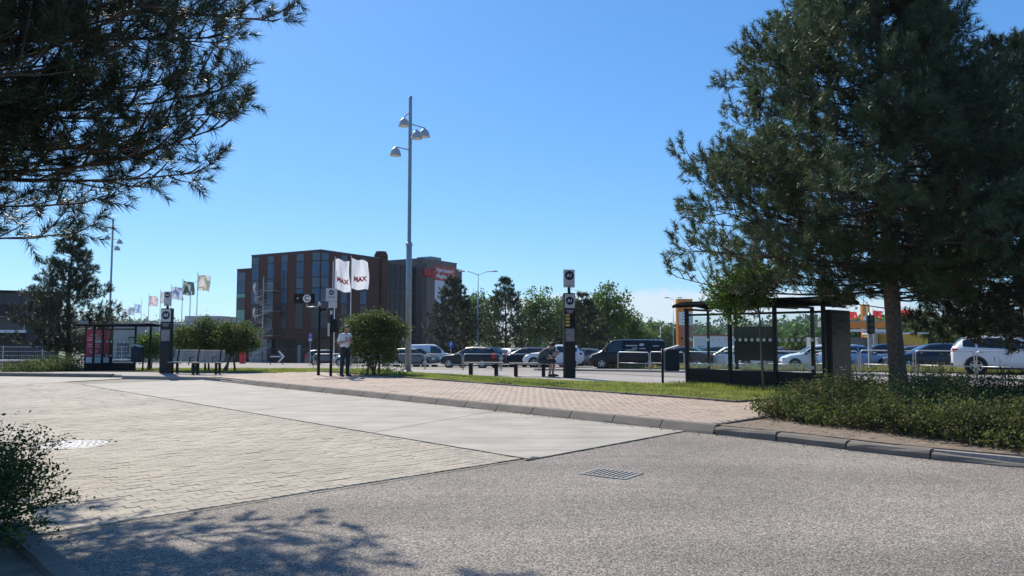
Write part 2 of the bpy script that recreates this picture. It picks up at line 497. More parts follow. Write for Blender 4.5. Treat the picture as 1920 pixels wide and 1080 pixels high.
M['red'] = mat('logo_red', (0.60, 0.02, 0.035), 0.45, var=0.06)

def np_mesh_multi(name, V, Fs, m, parent=None, smooth=False):
    V = np.asarray(V, dtype=np.float32)
    me = bpy.data.meshes.new(name)
    me.vertices.add(len(V)); me.vertices.foreach_set('co', V.ravel())
    loops = np.concatenate([np.asarray(F, dtype=np.int32).ravel() for F in Fs])
    sizes = np.concatenate([np.full(len(F), np.asarray(F).shape[1], dtype=np.int32) for F in Fs])
    starts = np.concatenate([[0], np.cumsum(sizes)[:-1]]).astype(np.int32)
    me.loops.add(len(loops)); me.loops.foreach_set('vertex_index', loops)
    me.polygons.add(len(sizes)); me.polygons.foreach_set('loop_start', starts)
    if smooth: me.polygons.foreach_set('use_smooth', np.ones(len(sizes), dtype=bool))
    me.update(calc_edges=True)
    me.materials.append(m)
    return link(name, me, parent)

def in_poly(x, y, poly):
    ins = False
    j = len(poly) - 1
    for i in range(len(poly)):
        xi, yi = poly[i][0], poly[i][1]; xj, yj = poly[j][0], poly[j][1]
        if (yi > y) != (yj > y) and x < (xj - xi) * (y - yi) / (yj - yi) + xi: ins = not ins
        j = i
    return ins

def sheet(name, poly, off, m, label=None, skirt=0.0, cuts=(30, 130)):
    """polygon laid on the land at a given height above it"""
    bm = bmesh.new()
    vs = [bm.verts.new((p[0], p[1], 0)) for p in poly]
    bm.faces.new(vs)
    bmesh.ops.triangulate(bm, faces=bm.faces[:])
    for c in cuts:
        bmesh.ops.bisect_plane(bm, geom=bm.verts[:] + bm.edges[:] + bm.faces[:], plane_co=(0, c, 0), plane_no=(0, 1, 0))
    for f in bm.faces:
        if f.normal.z < 0: f.normal_flip()
    for v in bm.verts: v.co.z = zg(v.co.y) + off
    if skirt:
        be = [e for e in bm.edges if e.is_boundary]
        r = bmesh.ops.extrude_edge_only(bm, edges=be)
        for v in [g for g in r['geom'] if isinstance(g, bmesh.types.BMVert)]: v.co.z -= skirt
    bmesh.ops.recalc_face_normals(bm, faces=bm.faces[:])
    me = bpy.data.meshes.new(name); bm.to_mesh(me); bm.free()
    me.materials.append(m)
    return struct(link(name, me), label)

# ------------------------------------------------------------------ land
BIG = 4000
sheet('ground', [(-BIG, -400), (BIG, -400), (BIG, BIG), (-BIG, BIG)], 0.0, M['field'], 'flat land reaching to the horizon')
sheet('street', [(-140, 12), (140, 12), (140, 168), (-140, 168)], 0.004, M['street'], 'pale asphalt street and car park behind the platforms')
sheet('road', [(-40.6, -29.4), tuple(P(0.33, -3.8)[:2]), tuple(P(0.5, 0.06)[:2]), (12, 14), (60, 14), (60, -45), (-40, -45)], 0.025, M['asphalt'], 'coarse grey asphalt road in the foreground')

FRONT_R = [(3.13, 11.69), (3.93, 10.80), (4.86, 9.55), (5.9, 8.6), (7.4, 7.7), (10.0, 6.7), (16.0, 5.6), (30.0, 5.0)]
pl_poly = [(x + 0.08, y + 0.07) for x, y in reversed(FRONT_R)] + [tuple(P(20.3, 0.1)[:2]), (-14.2, 27.35), (-14.6, 28.1), (-21.0, 29.3), (-50, 34.0), (-50, 42.5),
           (-20, 40.5), tuple(P(24, 12)[:2]), tuple(P(-20, 12)[:2]), (34, 5.0)]
sheet('platform', pl_poly, 0.132, M['path'], 'raised bus platform with pale pinkish surface', skirt=0.13)

# ---- block paving of the bay
PV_L, PV_W, PV_G = 0.19, 0.112, 0.004
A3_LANE = [(-14.0, 27.55), (-15.5, 24.25), (-17.6, 24.6), (-50, 29.2), (-50, 33.6), (-21.0, 29.25), (-14.65, 28.0)]
bay_poly = [tuple(P(0.35, -3.82)[:2]), tuple(P(20.35, -3.82)[:2]), tuple(P(20.35, 0.0)[:2]), (-14.2, 27.3), (-14.0, 27.5), (-15.45, 24.2),
            (-17.6, 24.55), (-50, 29.15), (-50, 14), tuple(P(0.35, -22)[:2])]
bay = sheet('paving', bay_poly, 0.014, M['sand'], 'grey block paving of the bus bay')

def piece_template(L, W, g, amp, h, bev):
    """zigzag sided block, long axis along local x"""
    l2, w2 = L / 2 - g / 2, W / 2 - g / 2
    xs = np.array([-l2, -L / 4, 0, L / 4, l2]) if amp else np.array([-l2, l2])
    zz = np.array([1, -1, 1, -1, 1]) * amp if amp else np.zeros(2)
    lo = np.stack([xs, -w2 + zz], 1); hi = np.stack([xs[::-1], w2 + zz[::-1]], 1)
    ring = np.concatenate([lo, hi])
    n = len(ring)
    c = ring.mean(0)
    ins = c + (ring - c) * np.array([(l2 - bev) / l2, (w2 - bev) / w2])
    V = np.concatenate([np.c_[ring, np.zeros(n)], np.c_[ring, np.full(n, h - bev * 0.7)], np.c_[ins, np.full(n, h)]])
    q = []
    for r in range(2):
        for i in range(n):
            j = (i + 1) % n
            q.append((r * n + i, r * n + j, r * n + n + j, r * n + n + i))
    return V, np.array(q), np.array([list(range(2 * n, 3 * n))])

def lay(parent, name, m, spots, ang, tmpl, z0, label, nmax=300, seed=1, jit=0.0016):
    """nearest pieces as single objects, the rest joined as one part"""
    rng = np.random.default_rng(seed)
    V, Q, T = tmpl
    spots = sorted(spots, key=lambda p: p[0] ** 2 + p[1] ** 2)
    me = None
    ca, sa = cos(ang), sin(ang)
    base = bpy.data.meshes.new(name)
    base.from_pydata([tuple(v) for v in V], [], [tuple(q) for q in Q] + [tuple(t) for t in T])
    base.materials.append(m)
    for (x, y) in spots[:nmax]:
        o = link(name, base, parent, (x, y, z0 + rng.normal() * jit))
        o.rotation_euler = (rng.normal() * 0.004, rng.normal() * 0.004, ang + rng.normal() * 0.006)
    rest = np.array(spots[nmax:])
    if len(rest) == 0: return
    n, k = len(rest), len(V)
    k = len(V) // 3 * 2; V = V[len(V) // 3:]   # the far pieces have no buried sides
    nr = k // 2; Q = Q[:nr]; T = T - nr
    R = np.array([[ca, sa, 0], [-sa, ca, 0], [0, 0, 1]])
    W = (V @ R)[None] + np.c_[rest, z0 + rng.normal(size=n) * jit][:, None, :]
    tilt = rng.normal(size=(n, 2)) * 0.006
    W[:, :, 2] += ((V @ R)[None, :, 0] * tilt[:, 0:1] + (V @ R)[None, :, 1] * tilt[:, 1:2])
    off = (np.arange(n) * k)[:, None, None]
    F1 = (Q[None] + off).reshape(-1, 4)
    F2 = (T[None] + off).reshape(-1, T.shape[1])
    o = np_mesh_multi(name + '_field', W.reshape(-1, 3), [F1, F2], m, parent)
    o['kind'] = 'stuff'; o['label'] = label

MANHOLE = (-6.12, 10.55)
GRATE = (1.06, 8.38)
spots = []
i = 0
s = 0.35 + PV_W / 2
while s < 34:
    t = -3.82 - PV_L / 2 - (PV_L / 2 if i % 2 else 0)
    while t > -24:
        p = P(s, t)
        if p.x > -0.73 * p.y - 1.0 and p.y < 28 and in_poly(p.x, p.y, bay_poly) and (p.x - MANHOLE[0]) ** 2 + (p.y - MANHOLE[1]) ** 2 > 0.53 ** 2:
            spots.append((p.x, p.y))
        t -= PV_L
    s += PV_W; i += 1
lay(bay, 'paver', M['paver'], spots, math.atan2(E2.y, E2.x), piece_template(PV_L, PV_W, PV_G, 0.008, 0.021, 0.0035), 0.014,
    'remaining grey blocks of the bus bay', seed=2)
half = []
i = 0; s = 0.35 + PV_W / 2
while s < 20.3:
    if i % 2: q = P(s, -3.82 - PV_L / 4); half.append((q.x, q.y))
    s += PV_W; i += 1
lay(bay, 'half_paver', M['paver'], half, math.atan2(E2.y, E2.x), piece_template(PV_L / 2, PV_W, PV_G, 0.0, 0.021, 0.005), 0.014, 'half blocks along the lane', seed=9, nmax=150)

# ---- concrete lane, one slab after another
lane = sheet('bus_lane', [tuple(P(0.2, -3.79)[:2]), tuple(P(20.4, -3.79)[:2]), tuple(P(20.4, 0.02)[:2]), tuple(P(0.55, 0.02)[:2])], 0.011, M['tar'],
             'pale concrete bus lane beside the kerb')
cutsA = [0.22, 3.75, 8.4, 13.0, 17.2, 20.4]
cutsB = [0.50, 5.0, 9.5, 13.9, 17.9, 20.4]
for a in range(5):
    g = 0.012
    pts = [P(cutsA[a] + g, -3.775), P(cutsA[a + 1] - g, -3.775), P(cutsB[a + 1] - g, -0.01), P(cutsB[a] + g, -0.01)]
    b = MB(); b.prism([(p.x, p.y) for p in reversed(pts)], 0.006, 0.036)
    o = b.build('concrete_slab', M['concrete'], lane)
a3 = sheet('bus_lane', A3_LANE, 0.034, M['concrete'], 'concrete lane by the far platform with the red advert shelter')
# ragged tar joint where asphalt meets the slabs
rng = random.Random(4)
b = MB()
def crack(b, p0, p1, w, n=40, z=0.0395):
    L = []; R = []
    d = (p1 - p0).normalized(); q = Vector((-d.y, d.x, 0))
    for k in range(n + 1):
        p = p0.lerp(p1, k / n) + q * rng.uniform(-0.006, 0.006)
        ww = w * rng.uniform(0.35, 1.2)
        L.append(p + q * ww); R.append(p - q * ww)
    o = len(b.v)
    b.v += [(p.x, p.y, z) for p in L] + [(p.x, p.y, z) for p in R]
    for k in range(n):
        b.f.append((o + n + 1 + k, o + n + 2 + k, o + k + 1, o + k))
crack(b, P(0.22, -3.79), P(6.5, -3.79), 0.016)
crack(b, P(6.5, -3.79), P(20.3, -3.79), 0.010, 60)
crack(b, P(0.22, -3.79), P(0.50, -0.02), 0.014)
crack(b, P(0.27, -3.8), P(0.30, -9.5), 0.010, 60, z=0.0385)
crack(b, P(0.24, -3.86), P(0.30, -3.62), 0.05, 6, z=0.041)
o = struct(b.build('tar_joint', M['tar'], lane))

# ---- manhole and gully
mh = thing('manhole_cover', 'round manhole cover with sun glare put into its pale colour, in the grey block paving', 'manhole', (MANHOLE[0], MANHOLE[1], 0.014))
b = MB(); b.lathe([(0.50, 0.0), (0.50, 0.022), (0.455, 0.026), (0.45, 0.012)], n=40); b.build('frame', M['iron_dark'], mh)
b = MB(); b.lathe([(0.43, 0.0), (0.43, 0.024), (0.42, 0.028), (0.0, 0.030)], n=40)
for r in (0.12, 0.2, 0.28, 0.36):
    for k in range(int(r * 60)):
        a = 2 * pi * k / int(r * 60)
        b.box((r * cos(a), r * sin(a), 0.031), (0.035, 0.018, 0.006), a)
b.build('lid', M['iron_lid'], mh)
dg_ = thing('drain_grate', 'rectangular steel drain grate in the asphalt by the slab corner', 'drain', (GRATE[0] + 0.03, GRATE[1] - 0.06, 0.0252), -0.62)
dg_.scale = (0.82, 0.85, 0.55)
b = MB()
b.box((0, 0, 0.004), (0.62, 0.46, 0.006)); b.build('pit', M['tar'], dg_)
b = MB()
for sx in (-0.32, 0.32): b.box((sx, 0, 0.009), (0.05, 0.52, 0.016))
for sy in (-0.24, 0.24): b.box((0, sy, 0.0095), (0.6, 0.045, 0.017))
b.build('frame', M['iron'], dg_)
for k in range(8):
    b = MB(); b.box((0, 0, 0), (0.030, 0.44, 0.014))
    b.build('bar', M['iron'], dg_, loc=(-0.245 + k * 0.07, 0, 0.011))

# ---- kerbs
def stone(L, prof, jit, seed):
    r = random.Random(seed)
    b = MB(); n = len(prof); segs = 4
    for k in range(segs + 1):
        for (t, z) in prof: b.v.append((L * k / segs, t + r.uniform(-jit, jit), z + (r.uniform(-jit, jit) if z > 0.01 else 0)))
    for k in range(segs):
        for i in range(n):
            j = (i + 1) % n
            b.f.append((k * n + i, k * n + j, (k + 1) * n + j, (k + 1) * n + i))
    b.f.append(tuple(range(n - 1, -1, -1))); b.f.append(tuple(range(segs * n, segs * n + n)))
    me = b.mesh('kerb_stone', False)
    bm = bmesh.new(); bm.from_mesh(me); bmesh.ops.recalc_face_normals(bm, faces=bm.faces[:]); bm.to_mesh(me); bm.free()
    me.materials.append(M['kerb'])
    return me
BUS_PROF = [(-0.03, -0.03), (-0.03, 0.03), (-0.01, 0.06), (0.065, 0.155), (0.095, 0.172), (0.20, 0.166), (0.20, -0.03)]
STD_PROF = [(0.0, -0.03), (0.0, 0.105), (0.025, 0.138), (0.05, 0.146), (0.17, 0.146), (0.18, -0.03)]
kerb = struct(thing('kerb', 'row of sloping grey concrete kerb stones along the bus lane', None))
stones = [stone(0.982, BUS_PROF, 0.003, k) for k in range(4)]
for k in range(20):
    z = 0.0 if k < 17 else -0.045 * (k - 16)
    o = link('kerb_stone', stones[k % 4], kerb, P(k + 0.006, -0.01, z))
    o.rotation_euler = (0, 0, KANG)
# local x runs along E1, local +y must point to E2: mirror with a flipped profile
for me in stones:
    for v in me.vertices: v.co.y = -v.co.y
    me.flip_normals(); me.update()
kerb2 = struct(thing('kerb', 'curving row of worn kerb stones along the planting bed', None))
path = [Vector((x, y, 0)) for x, y in FRONT_R]
def walk(path, step):
    out = [path[0].copy()]; i = 0; cur = path[0].copy(); left = step
    while i < len(path) - 1:
        seg = path[i + 1] - cur
        if seg.length >= left:
            cur = cur + seg.normalized() * left; out.append(cur.copy()); left = step
        else:
            left -= seg.length; i += 1; cur = path[i].copy()
    return out
pts = walk(path, 1.05)
r = random.Random(12)
for k in range(min(len(pts) - 1, 16)):
    a, c = pts[k], pts[k + 1]
    d = c - a
    me = stone(d.length - 0.035, STD_PROF, 0.006, 30 + k)
    o = link('kerb_stone', me, kerb2, a + d.normalized() * 0.01 + Vector((r.uniform(-0.02, 0.02), r.uniform(-0.025, 0.015), r.uniform(-0.03, 0.008))))
    o.rotation_euler = (r.uniform(-0.08, 0.06), r.uniform(-0.02, 0.02), math.atan2(d.y, d.x) + r.uniform(-0.05, 0.05))
    if k == 3: o.rotation_euler = (0.10, 0.03, o.rotation_euler[2] + 0.10); o.location.z -= 0.03
    if k == 4: o.rotation_euler = (0.16, -0.02, o.rotation_euler[2] - 0.10); o.location.z -= 0.02
kerb3 = struct(thing('kerb', 'row of kerb stones along the far platform by the red advert shelter', None))
pts = walk([Vector((-14.0, 27.75, 0)), Vector((-14.8, 28.0, 0)), Vector((-21.0, 29.2, 0)), Vector((-30, 30.65, 0))], 1.0)
std_me = [stone(0.985, STD_PROF, 0.003, 60 + k) for k in range(3)]
for me in std_me:
    for v in me.vertices: v.co.y = -v.co.y; v.co.z *= 1.15
    me.flip_normals(); me.update()
for k in range(len(pts) - 1):
    d = pts[k + 1] - pts[k]
    o = link('kerb_stone', std_me[k % 3], kerb3, pts[k] + Vector((0, 0, zg(pts[k].y) - (0.06 if k < 1 else 0))))
    o.rotation_euler = (0, 0, math.atan2(d.y, d.x))
kerb4 = struct(thing('kerb', 'kerb stones of the shrub bed at the lower left', None))
BED0 = Vector((-3.37, 5.43, 0))
for k in range(-3, 9):
    p = BED0 + E1 * (k * 1.0)
    me = stone(0.985, STD_PROF, 0.003, 90 + k)
    o = link('kerb_stone', me, kerb4, p); o.rotation_euler = (0, 0, KANG)
bl = [BED0 + E1 * -4, BED0 + E1 * 12]
bed_l = sheet('planting_bed', [(bl[0].x - 0.12, bl[0].y - 0.12), (bl[1].x - 0.12, bl[1].y - 0.12), (-22, 12), (-22, -3), (-3, -3)], 0.10, M['soil'],
              'bare dark soil bed under the pine at the left')

# ---- pink brick walkway
WALK = [tuple(P(0.12, 0.20)[:2]), tuple(P(20.2, 0.20)[:2]), tuple(P(21.5, 4.8)[:2]), tuple(P(1.9, 4.02)[:2]), tuple(P(1.6, 6.2)[:2]), tuple(P(0.12, 6.2)[:2])]
walkway = sheet('walkway', WALK, 0.138, M['sand2'], 'pink brick walkway of the bus platform')
BL, BW = 0.21, 0.105
spots = []
i = 0
t = 0.205 + BW / 2
while t < 6.2:
    s = 0.12 + BL / 2 + (BL / 2 if i % 2 else 0)
    while s < 21.5:
        p = P(s, t)
        if p.y < 30 and in_poly(p.x, p.y, WALK): spots.append((p.x, p.y))
        s += BL
    t += BW; i += 1
lay(walkway, 'brick', M['brick'], spots, KANG, piece_template(BL, BW, 0.005, 0, 0.020, 0.004), 0.138, 'remaining pink bricks of the walkway', seed=5)

# ---- turf strips with stone edging
TURF = [tuple(P(1.95, 4.12)[:2]), tuple(P(9, 4.45)[:2]), tuple(P(22.5, 4.95)[:2]), tuple(P(24.5, 6.6)[:2]), tuple(P(17, 6.9)[:2]), tuple(P(9.5, 7.2)[:2]), tuple(P(6.5, 8.15)[:2]), tuple(P(1.4, 8.15)[:2])]
turf = sheet('lawn', TURF, 0.168, M['turf'], 'strip of grass between the brick walkway and the shelters')
TURF2 = [(-14.2, 30.1), (-9.0, 29.4), (-6.5, 30.2), (-5.2, 34), (-8, 37), (-18, 38.5), (-26, 39), (-27, 36.2), (-15, 35.8)]
turf2 = sheet('lawn', TURF2, 0.155, M['turf'], 'grass around the two slatted benches on the left')
VERGE = [tuple(P(-6, 27.6)[:2]), tuple(P(26, 28.2)[:2]), tuple(P(26, 30.6)[:2]), tuple(P(-6, 31.5)[:2])]
verge = sheet('lawn', VERGE, 0.08, M['turf'], 'rough grass verge between the street and the parked cars', skirt=0.1)
edg = struct(thing('edging', 'dark stone edging of the grass strip', None))
def edging_run(a, c, parent, h=0.195, w=0.07, L=0.95):
    d = c - a; n = max(1, int(d.length / L)); st = d.length / n
    for k in range(n):
        b = MB(); b.box((st / 2, 0, h / 2), (st - 0.01, w, h), bev=0.012)
        p = a + d * (k / n)
        o = b.build('edging_stone', M['edging'], parent, loc=(p.x, p.y, zg(p.y)))
        o.rotation_euler = (random.uniform(-0.04, 0.04), random.uniform(-0.012, 0.012), math.atan2(d.y, d.x))
edging_run(P(1.92, 4.07), P(9, 4.40), edg); edging_run(P(9, 4.40), P(22.4, 4.90), edg)
edging_run(P(1.92, 4.10), P(1.40, 8.0), edg)
edging_run(P(0.05, 0.36), P(0.02, 6.0), edg, h=0.172)
BEDR = [(3.25, 11.85)] + [(x + 0.16, y + 0.14) for x, y in FRONT_R[1:]] + [(30, 9), tuple(P(-12, 6.8)[:2]), tuple(P(0.05, 6.8)[:2])]
bedr = sheet('planting_bed', BEDR, 0.150, M['soil'], 'brown soil of the planting bed under the big pine', skirt=0.03)
rng2 = np.random.default_rng(14)
lit = MB()
k = 0
while k < 900:
    q = P(rng2.uniform(-7, 0.0), rng2.uniform(0.25, 3.2))
    if not in_poly(q.x, q.y, BEDR): continue
    k += 1
    r_ = rng2.uniform(0.006, 0.026)
    a0 = rng2.uniform(0, 6)
    ring = [(q.x + r_ * cos(a0 + i * 1.256) * rng2.uniform(0.6, 1.2), q.y + r_ * sin(a0 + i * 1.256) * rng2.uniform(0.6, 1.2), 0.149) for i in range(5)]
    lit.add(ring + [(q.x, q.y, 0.15 + r_ * rng2.uniform(0.3, 0.9))], [(i, (i + 1) % 5, 5) for i in range(5)])
o = lit.build('clods', M['soil'], bedr); o['kind'] = 'stuff'

# ---- grit and dry leaves washed against the kerb
gb = MB(); lb = []
rg = np.random.default_rng(77)
for k in range(1500):
    s_ = rg.uniform(-6, 16) if k % 3 else rg.uniform(-1.5, 5); t_ = -0.04 - abs(rg.normal()) * 0.10
    if s_ < 0:
        i_ = min(int(-s_ / 1.1), 5); a_ = Vector(FRONT_R[i_] + (0,)); c_ = Vector(FRONT_R[i_ + 1] + (0,))
        q = a_.lerp(c_, rg.random()); dd = (c_ - a_).normalized(); q += Vector((dd.y, -dd.x, 0)) * (0.03 + abs(rg.normal()) * 0.10); z0 = 0.0255
    else:
        q = P(s_, t_); z0 = 0.0365 if s_ > 0.6 else 0.0255
    if k % 4 == 0: lb.append((q.x, q.y, z0 + 0.006)); continue
    r_ = rg.uniform(0.003, 0.010); a0 = rg.uniform(0, 6)
    gb.add([(q.x + r_ * cos(a0 + i * 2.09), q.y + r_ * sin(a0 + i * 2.09), z0) for i in range(3)] + [(q.x, q.y, z0 + r_)], [(0, 1, 3), (1, 2, 3), (2, 0, 3)])
o = gb.build('grit', M['sand'], None); tag(o, 'fine grit washed against the foot of the kerb', None, None, 'stuff')
LITTER = lb
# ---- road paint
paint = [(P(-8, 10.25), P(13.0, 10.35), 0.10, 0.138), (P(-10, 23.6), P(20, 23.9), 0.14, 0.010), (P(-10, 22.6), P(4.2, 22.7), 0.12, 0.010)]
for a, c, w, off in paint:
    d = (c - a).normalized(); q = Vector((-d.y, d.x, 0)) * w / 2
    sheet('road_marking', [tuple((a + q)[:2]), tuple((a - q)[:2]), tuple((c - q)[:2]), tuple((c + q)[:2])], off, M['white_line'],
          'white line painted along the ' + ('cycle path by the shelter' if off > 0.1 else 'street beyond the hoop barriers'))
# low kerb of the street side
kerb5 = struct(thing('kerb', 'low kerb on the street side of the platform', None))
for k in range(26):
    p = P(24 - k * 1.0, 12.0)
    b = MB(); b.box((0.49, 0, 0.06), (0.98, 0.16, 0.17), bev=0.015)
    o = b.build('kerb_stone', M['kerb'], kerb5, loc=(p.x, p.y, zg(p.y))); o.rotation_euler = (0, 0, KANG + pi)
ISL = [tuple(P(-12, 20.2)[:2]), tuple(P(24, 20.2)[:2]), tuple(P(24, 21.9)[:2]), tuple(P(-12, 21.9)[:2])]
sheet('traffic_island', ISL, 0.10, M['path'], 'narrow raised island that carries the hoop barriers', skirt=0.1)

# ------------------------------------------------------------------ grass blades
def blades(name, poly, n, h0, h1, m, parent, z_off, seed=3, wid=0.007, clump=None, lean=0.5):
    rng = np.random.default_rng(seed)
    xs = [p[0] for p in poly]; ys = [p[1] for p in poly]
    out = []
    while len(out) < n:
        x = rng.uniform(min(xs), max(xs), 4000); y = rng.uniform(min(ys), max(ys), 4000)
        for a, c in zip(x, y):
            if in_poly(a, c, poly): out.append((a, c))
    pts = np.array(out[:n])
    f = 0.5 + 0.5 * np.sin(pts[:, 0] * 3.1 + 1.3 * np.sin(pts[:, 1] * 2.3)) * np.sin(pts[:, 1] * 2.7 + 0.7)
    h = h0 + (h1 - h0) * rng.random(n) * (0.35 + 0.65 * f)
    z = np.array([zg(v) for v in pts[:, 1]]) + z_off
    a = rng.uniform(0, 2 * pi, n); w = wid * (0.6 + 0.8 * rng.random(n))
    base = np.c_[pts, z]
    side = np.c_[np.cos(a), np.sin(a), np.zeros(n)] * w[:, None]
    la = rng.uniform(0, 2 * pi, n); ll = h * lean * rng.random(n)
    tip = base + np.c_[np.cos(la) * ll, np.sin(la) * ll, h]
    V = np.stack([base - side, base + side, tip], 1).reshape(-1, 3)
    F = np.arange(3 * n).reshape(-1, 3)
    o = np_mesh(name, V, F, m, parent)
    o['kind'] = 'stuff'
    return o
blades('grass', TURF, 42000, 0.03, 0.085, M['grass'], turf, 0.166, 3, 0.008)
blades('grass', [tuple(P(1.5, 7.2)[:2]), tuple(P(6.2, 7.2)[:2]), tuple(P(6.2, 8.2)[:2]), tuple(P(1.5, 8.2)[:2])], 3000, 0.05, 0.20, M['grass'], turf, 0.166, 4, 0.008)
blades('grass', TURF2, 26000, 0.03, 0.12, M['grass'], turf2, 0.153, 5, 0.014)
blades('grass', VERGE, 16000, 0.08, 0.50, M['drygrass'], verge, 0.08, 6, 0.02)

# ------------------------------------------------------------------ vegetation
def unit(v):
    return v / np.maximum(np.linalg.norm(v, axis=-1, keepdims=True), 1e-9)

def needle_mesh(name, Pn, D, L, k, nl, wid, m, parent, rng, spread=(0.55, 1.05)):
    """k needles round every shoot (start Pn, direction D, length L)"""
    N = len(Pn)
    D = unit(D)
    ref = np.where(np.abs(D[:, 2:3]) > 0.9, np.array([[1.0, 0, 0]]), np.array([[0, 0, 1.0]]))
    U = unit(np.cross(D, ref)); W = np.cross(D, U)
    a = rng.uniform(0, 2 * pi, (N, k)); t = rng.uniform(0.05, 1.0, (N, k)); an = rng.uniform(*spread, (N, k)) * (1.25 - 0.5 * t)
    rad = U[:, None] * np.cos(a)[..., None] + W[:, None] * np.sin(a)[..., None]
    base = Pn[:, None] + D[:, None] * (L[:, None] * t)[..., None]
    d = D[:, None] * np.cos(an)[..., None] + rad * np.sin(an)[..., None]
    ln = nl * rng.uniform(0.75, 1.15, (N, k))
    tip = base + d * ln[..., None]
    tip[..., 2] -= 0.10 * ln
    side = unit(np.cross(d, rng.normal(size=(N, k, 3)))) * wid
    V = np.stack([base - side, base + side, tip], 2).reshape(-1, 3)
    F = np.arange(len(V)).reshape(-1, 3)
    o = np_mesh(name, V, F, m, parent)
    o['kind'] = 'stuff'
    return o

def prof_at(prof, z):
    zs = [p[0] for p in prof]; rs = [p[1] for p in prof]
    return float(np.interp(z, zs, rs))

def pine(name, label, loc, height, trunk_r, prof, seed, whorl=0.5, nb=6, sec=7, sh=5, k=46, nl=0.13, wid=0.0045, shoot=0.26,
         m='needle', rise=0.35, lean=(0, 0), candles=0, tm='bark', az_fn=None, group=None, droop=0.0, keep=None, zmin=None, zjit=0.15, offs=0.05, thin=None):
    rng = np.random.default_rng(seed)
    T = thing(name, label, 'tree', loc, 0, group)
    n = 14
    tp = []
    for i in range(n + 1):
        f = i / n
        tp.append(Vector((lean[0] * f + 0.05 * sin(f * 7 + seed), lean[1] * f + 0.05 * cos(f * 5 + seed), height * 0.97 * f)))
    tr = [trunk_r * (1.25 if i == 0 else 1) * (1 - 0.93 * (i / n) ** 0.9) for i in range(n + 1)]
    b = MB(); b.tube(tp, tr, 14)
    if trunk_r > 0.15:
        r = random.Random(seed)
        b.v = [(x + r.uniform(-1, 1) * 0.018, y + r.uniform(-1, 1) * 0.018, z) for x, y, z in b.v]
    b.build('trunk', M[tm], T, smooth=True)
    def axis(z):
        f = z / (height * 0.97); i = min(int(f * n), n - 1); u = f * n - i
        return np.array(tp[i].lerp(tp[i + 1], u))
    bb = MB()
    sp = []; sd = []; tips = []
    z = prof[0][0]
    az0 = rng.uniform(0, 6)
    while z < height * 0.985:
        R0 = prof_at(prof, z)
        cnt = nb if R0 > 0.8 else 4
        for j in range(cnt):
            az = az0 + 2 * pi * j / cnt + rng.normal() * 0.22
            R = R0 * rng.uniform(0.72, 1.08)
            if az_fn: R *= az_fn(az, z)
            if R < 0.12: R = 0.12
            out = np.array([cos(az), sin(az), 0.0])
            zz = z + rng.normal() * zjit
            zz = min(max(zz, 0.3), height * 0.96)
            p0 = axis(max(zz - rise * R * 0.6, 0.25 * zz))
            rs_ = rise * rng.uniform(0.3, 1.9)
            p0 = axis(max(zz - rs_ * R * 0.6, 0.25 * zz))
            p1 = axis(zz) + out * R + np.array([0, 0, -droop * R + rng.normal() * 0.08 * R])
            mid = p0 * 0.45 + p1 * 0.55 + np.array([0, 0, -0.10 * R + rng.normal() * 0.05 * R]) + rng.normal(size=3) * 0.04 * R
            nseg = 6
            bp = []
            for i in range(nseg + 1):
                u = i / nseg
                bp.append(p0 * (1 - u) ** 2 + 2 * mid * u * (1 - u) + p1 * u * u)
            br = max(0.009, trunk_r * 0.11 * (R / max(p[1] for p in prof)) + 0.004)
            if keep is None or keep(loc[0] + p1[0], loc[1] + p1[1], loc[2] + p1[2]):
                bb.tube(bp, [br * (1 - 0.8 * i / nseg) + 0.003 for i in range(nseg + 1)], 5)
                ns = max(2, int(sec * (0.4 + 0.6 * R / 4.0)))
                if thin and thin(loc[0] + p1[0], loc[1] + p1[1]): ns = max(2, ns // 4)
                for q in range(ns + 1):
                    u = 1.0 if q == ns else 0.30 + 0.70 * (q + rng.random() * 0.6) / ns
                    u = min(u, 1.0)
                    c = p0 * (1 - u) ** 2 + 2 * mid * u * (1 - u) + p1 * u * u
                    tan = unit(2 * (1 - u) * (mid - p0) + 2 * u * (p1 - mid))
                    sgn = 1 if q % 2 else -1
                    lat = np.cross(tan, [0, 0, 1.0]) * sgn
                    if q == ns: d2 = tan + np.array([0, 0, 0.30])
                    else: d2 = tan * rng.uniform(0.35, 0.9) + lat * rng.uniform(0.5, 1.1) + np.array([0, 0, rng.uniform(-0.35, 0.95)])
                    d2 = unit(d2)
                    L2 = (0.22 + 0.30 * (1 - u) + 0.05 * rng.random()) * min(R, 3.2) * rng.uniform(0.55, 1.0) * (0.75 if q < ns else 0.35)
                    e2 = c + d2 * L2 + np.array([0, 0, 0.12 * L2])
                    bb.tube([c, (c + e2) / 2 - np.array([0, 0, 0.04 * L2]), e2], [br * 0.45 + 0.003, br * 0.3 + 0.003, 0.004], 3, cap=False)
                    for w in range(sh):
                        # shoots bunch together at the end of the twig and curve upwards
                        f = rng.uniform(0.35, 0.75) if w < sh // 3 else rng.uniform(0.86, 1.0)
                        s0 = c + (e2 - c) * f + rng.normal(size=3) * offs * np.array([1, 1, 0.6])
                        d3 = d2 * 0.9 + rng.normal(size=3) * 0.60 + np.array([0, 0, 0.45])
                        if w == sh - 1: s0 = e2; d3 = d2 * 0.8 + np.array([0, 0, 0.8])
                        sp.append(s0); sd.append(d3)
        z += whorl * rng.uniform(0.8, 1.2)
        az0 += 0.7
    top = axis(height * 0.95)
    for q in range(6):
        sp.append(top + rng.normal(size=3) * 0.06); sd.append(np.array([rng.normal() * 0.5, rng.normal() * 0.5, 1.0]))
    bb.build('branches', M['twig'], T, smooth=True)['kind'] = 'stuff'
    sp = np.array(sp); sd = unit(np.array(sd))
    L = shoot * rng.uniform(0.7, 1.25, len(sp))
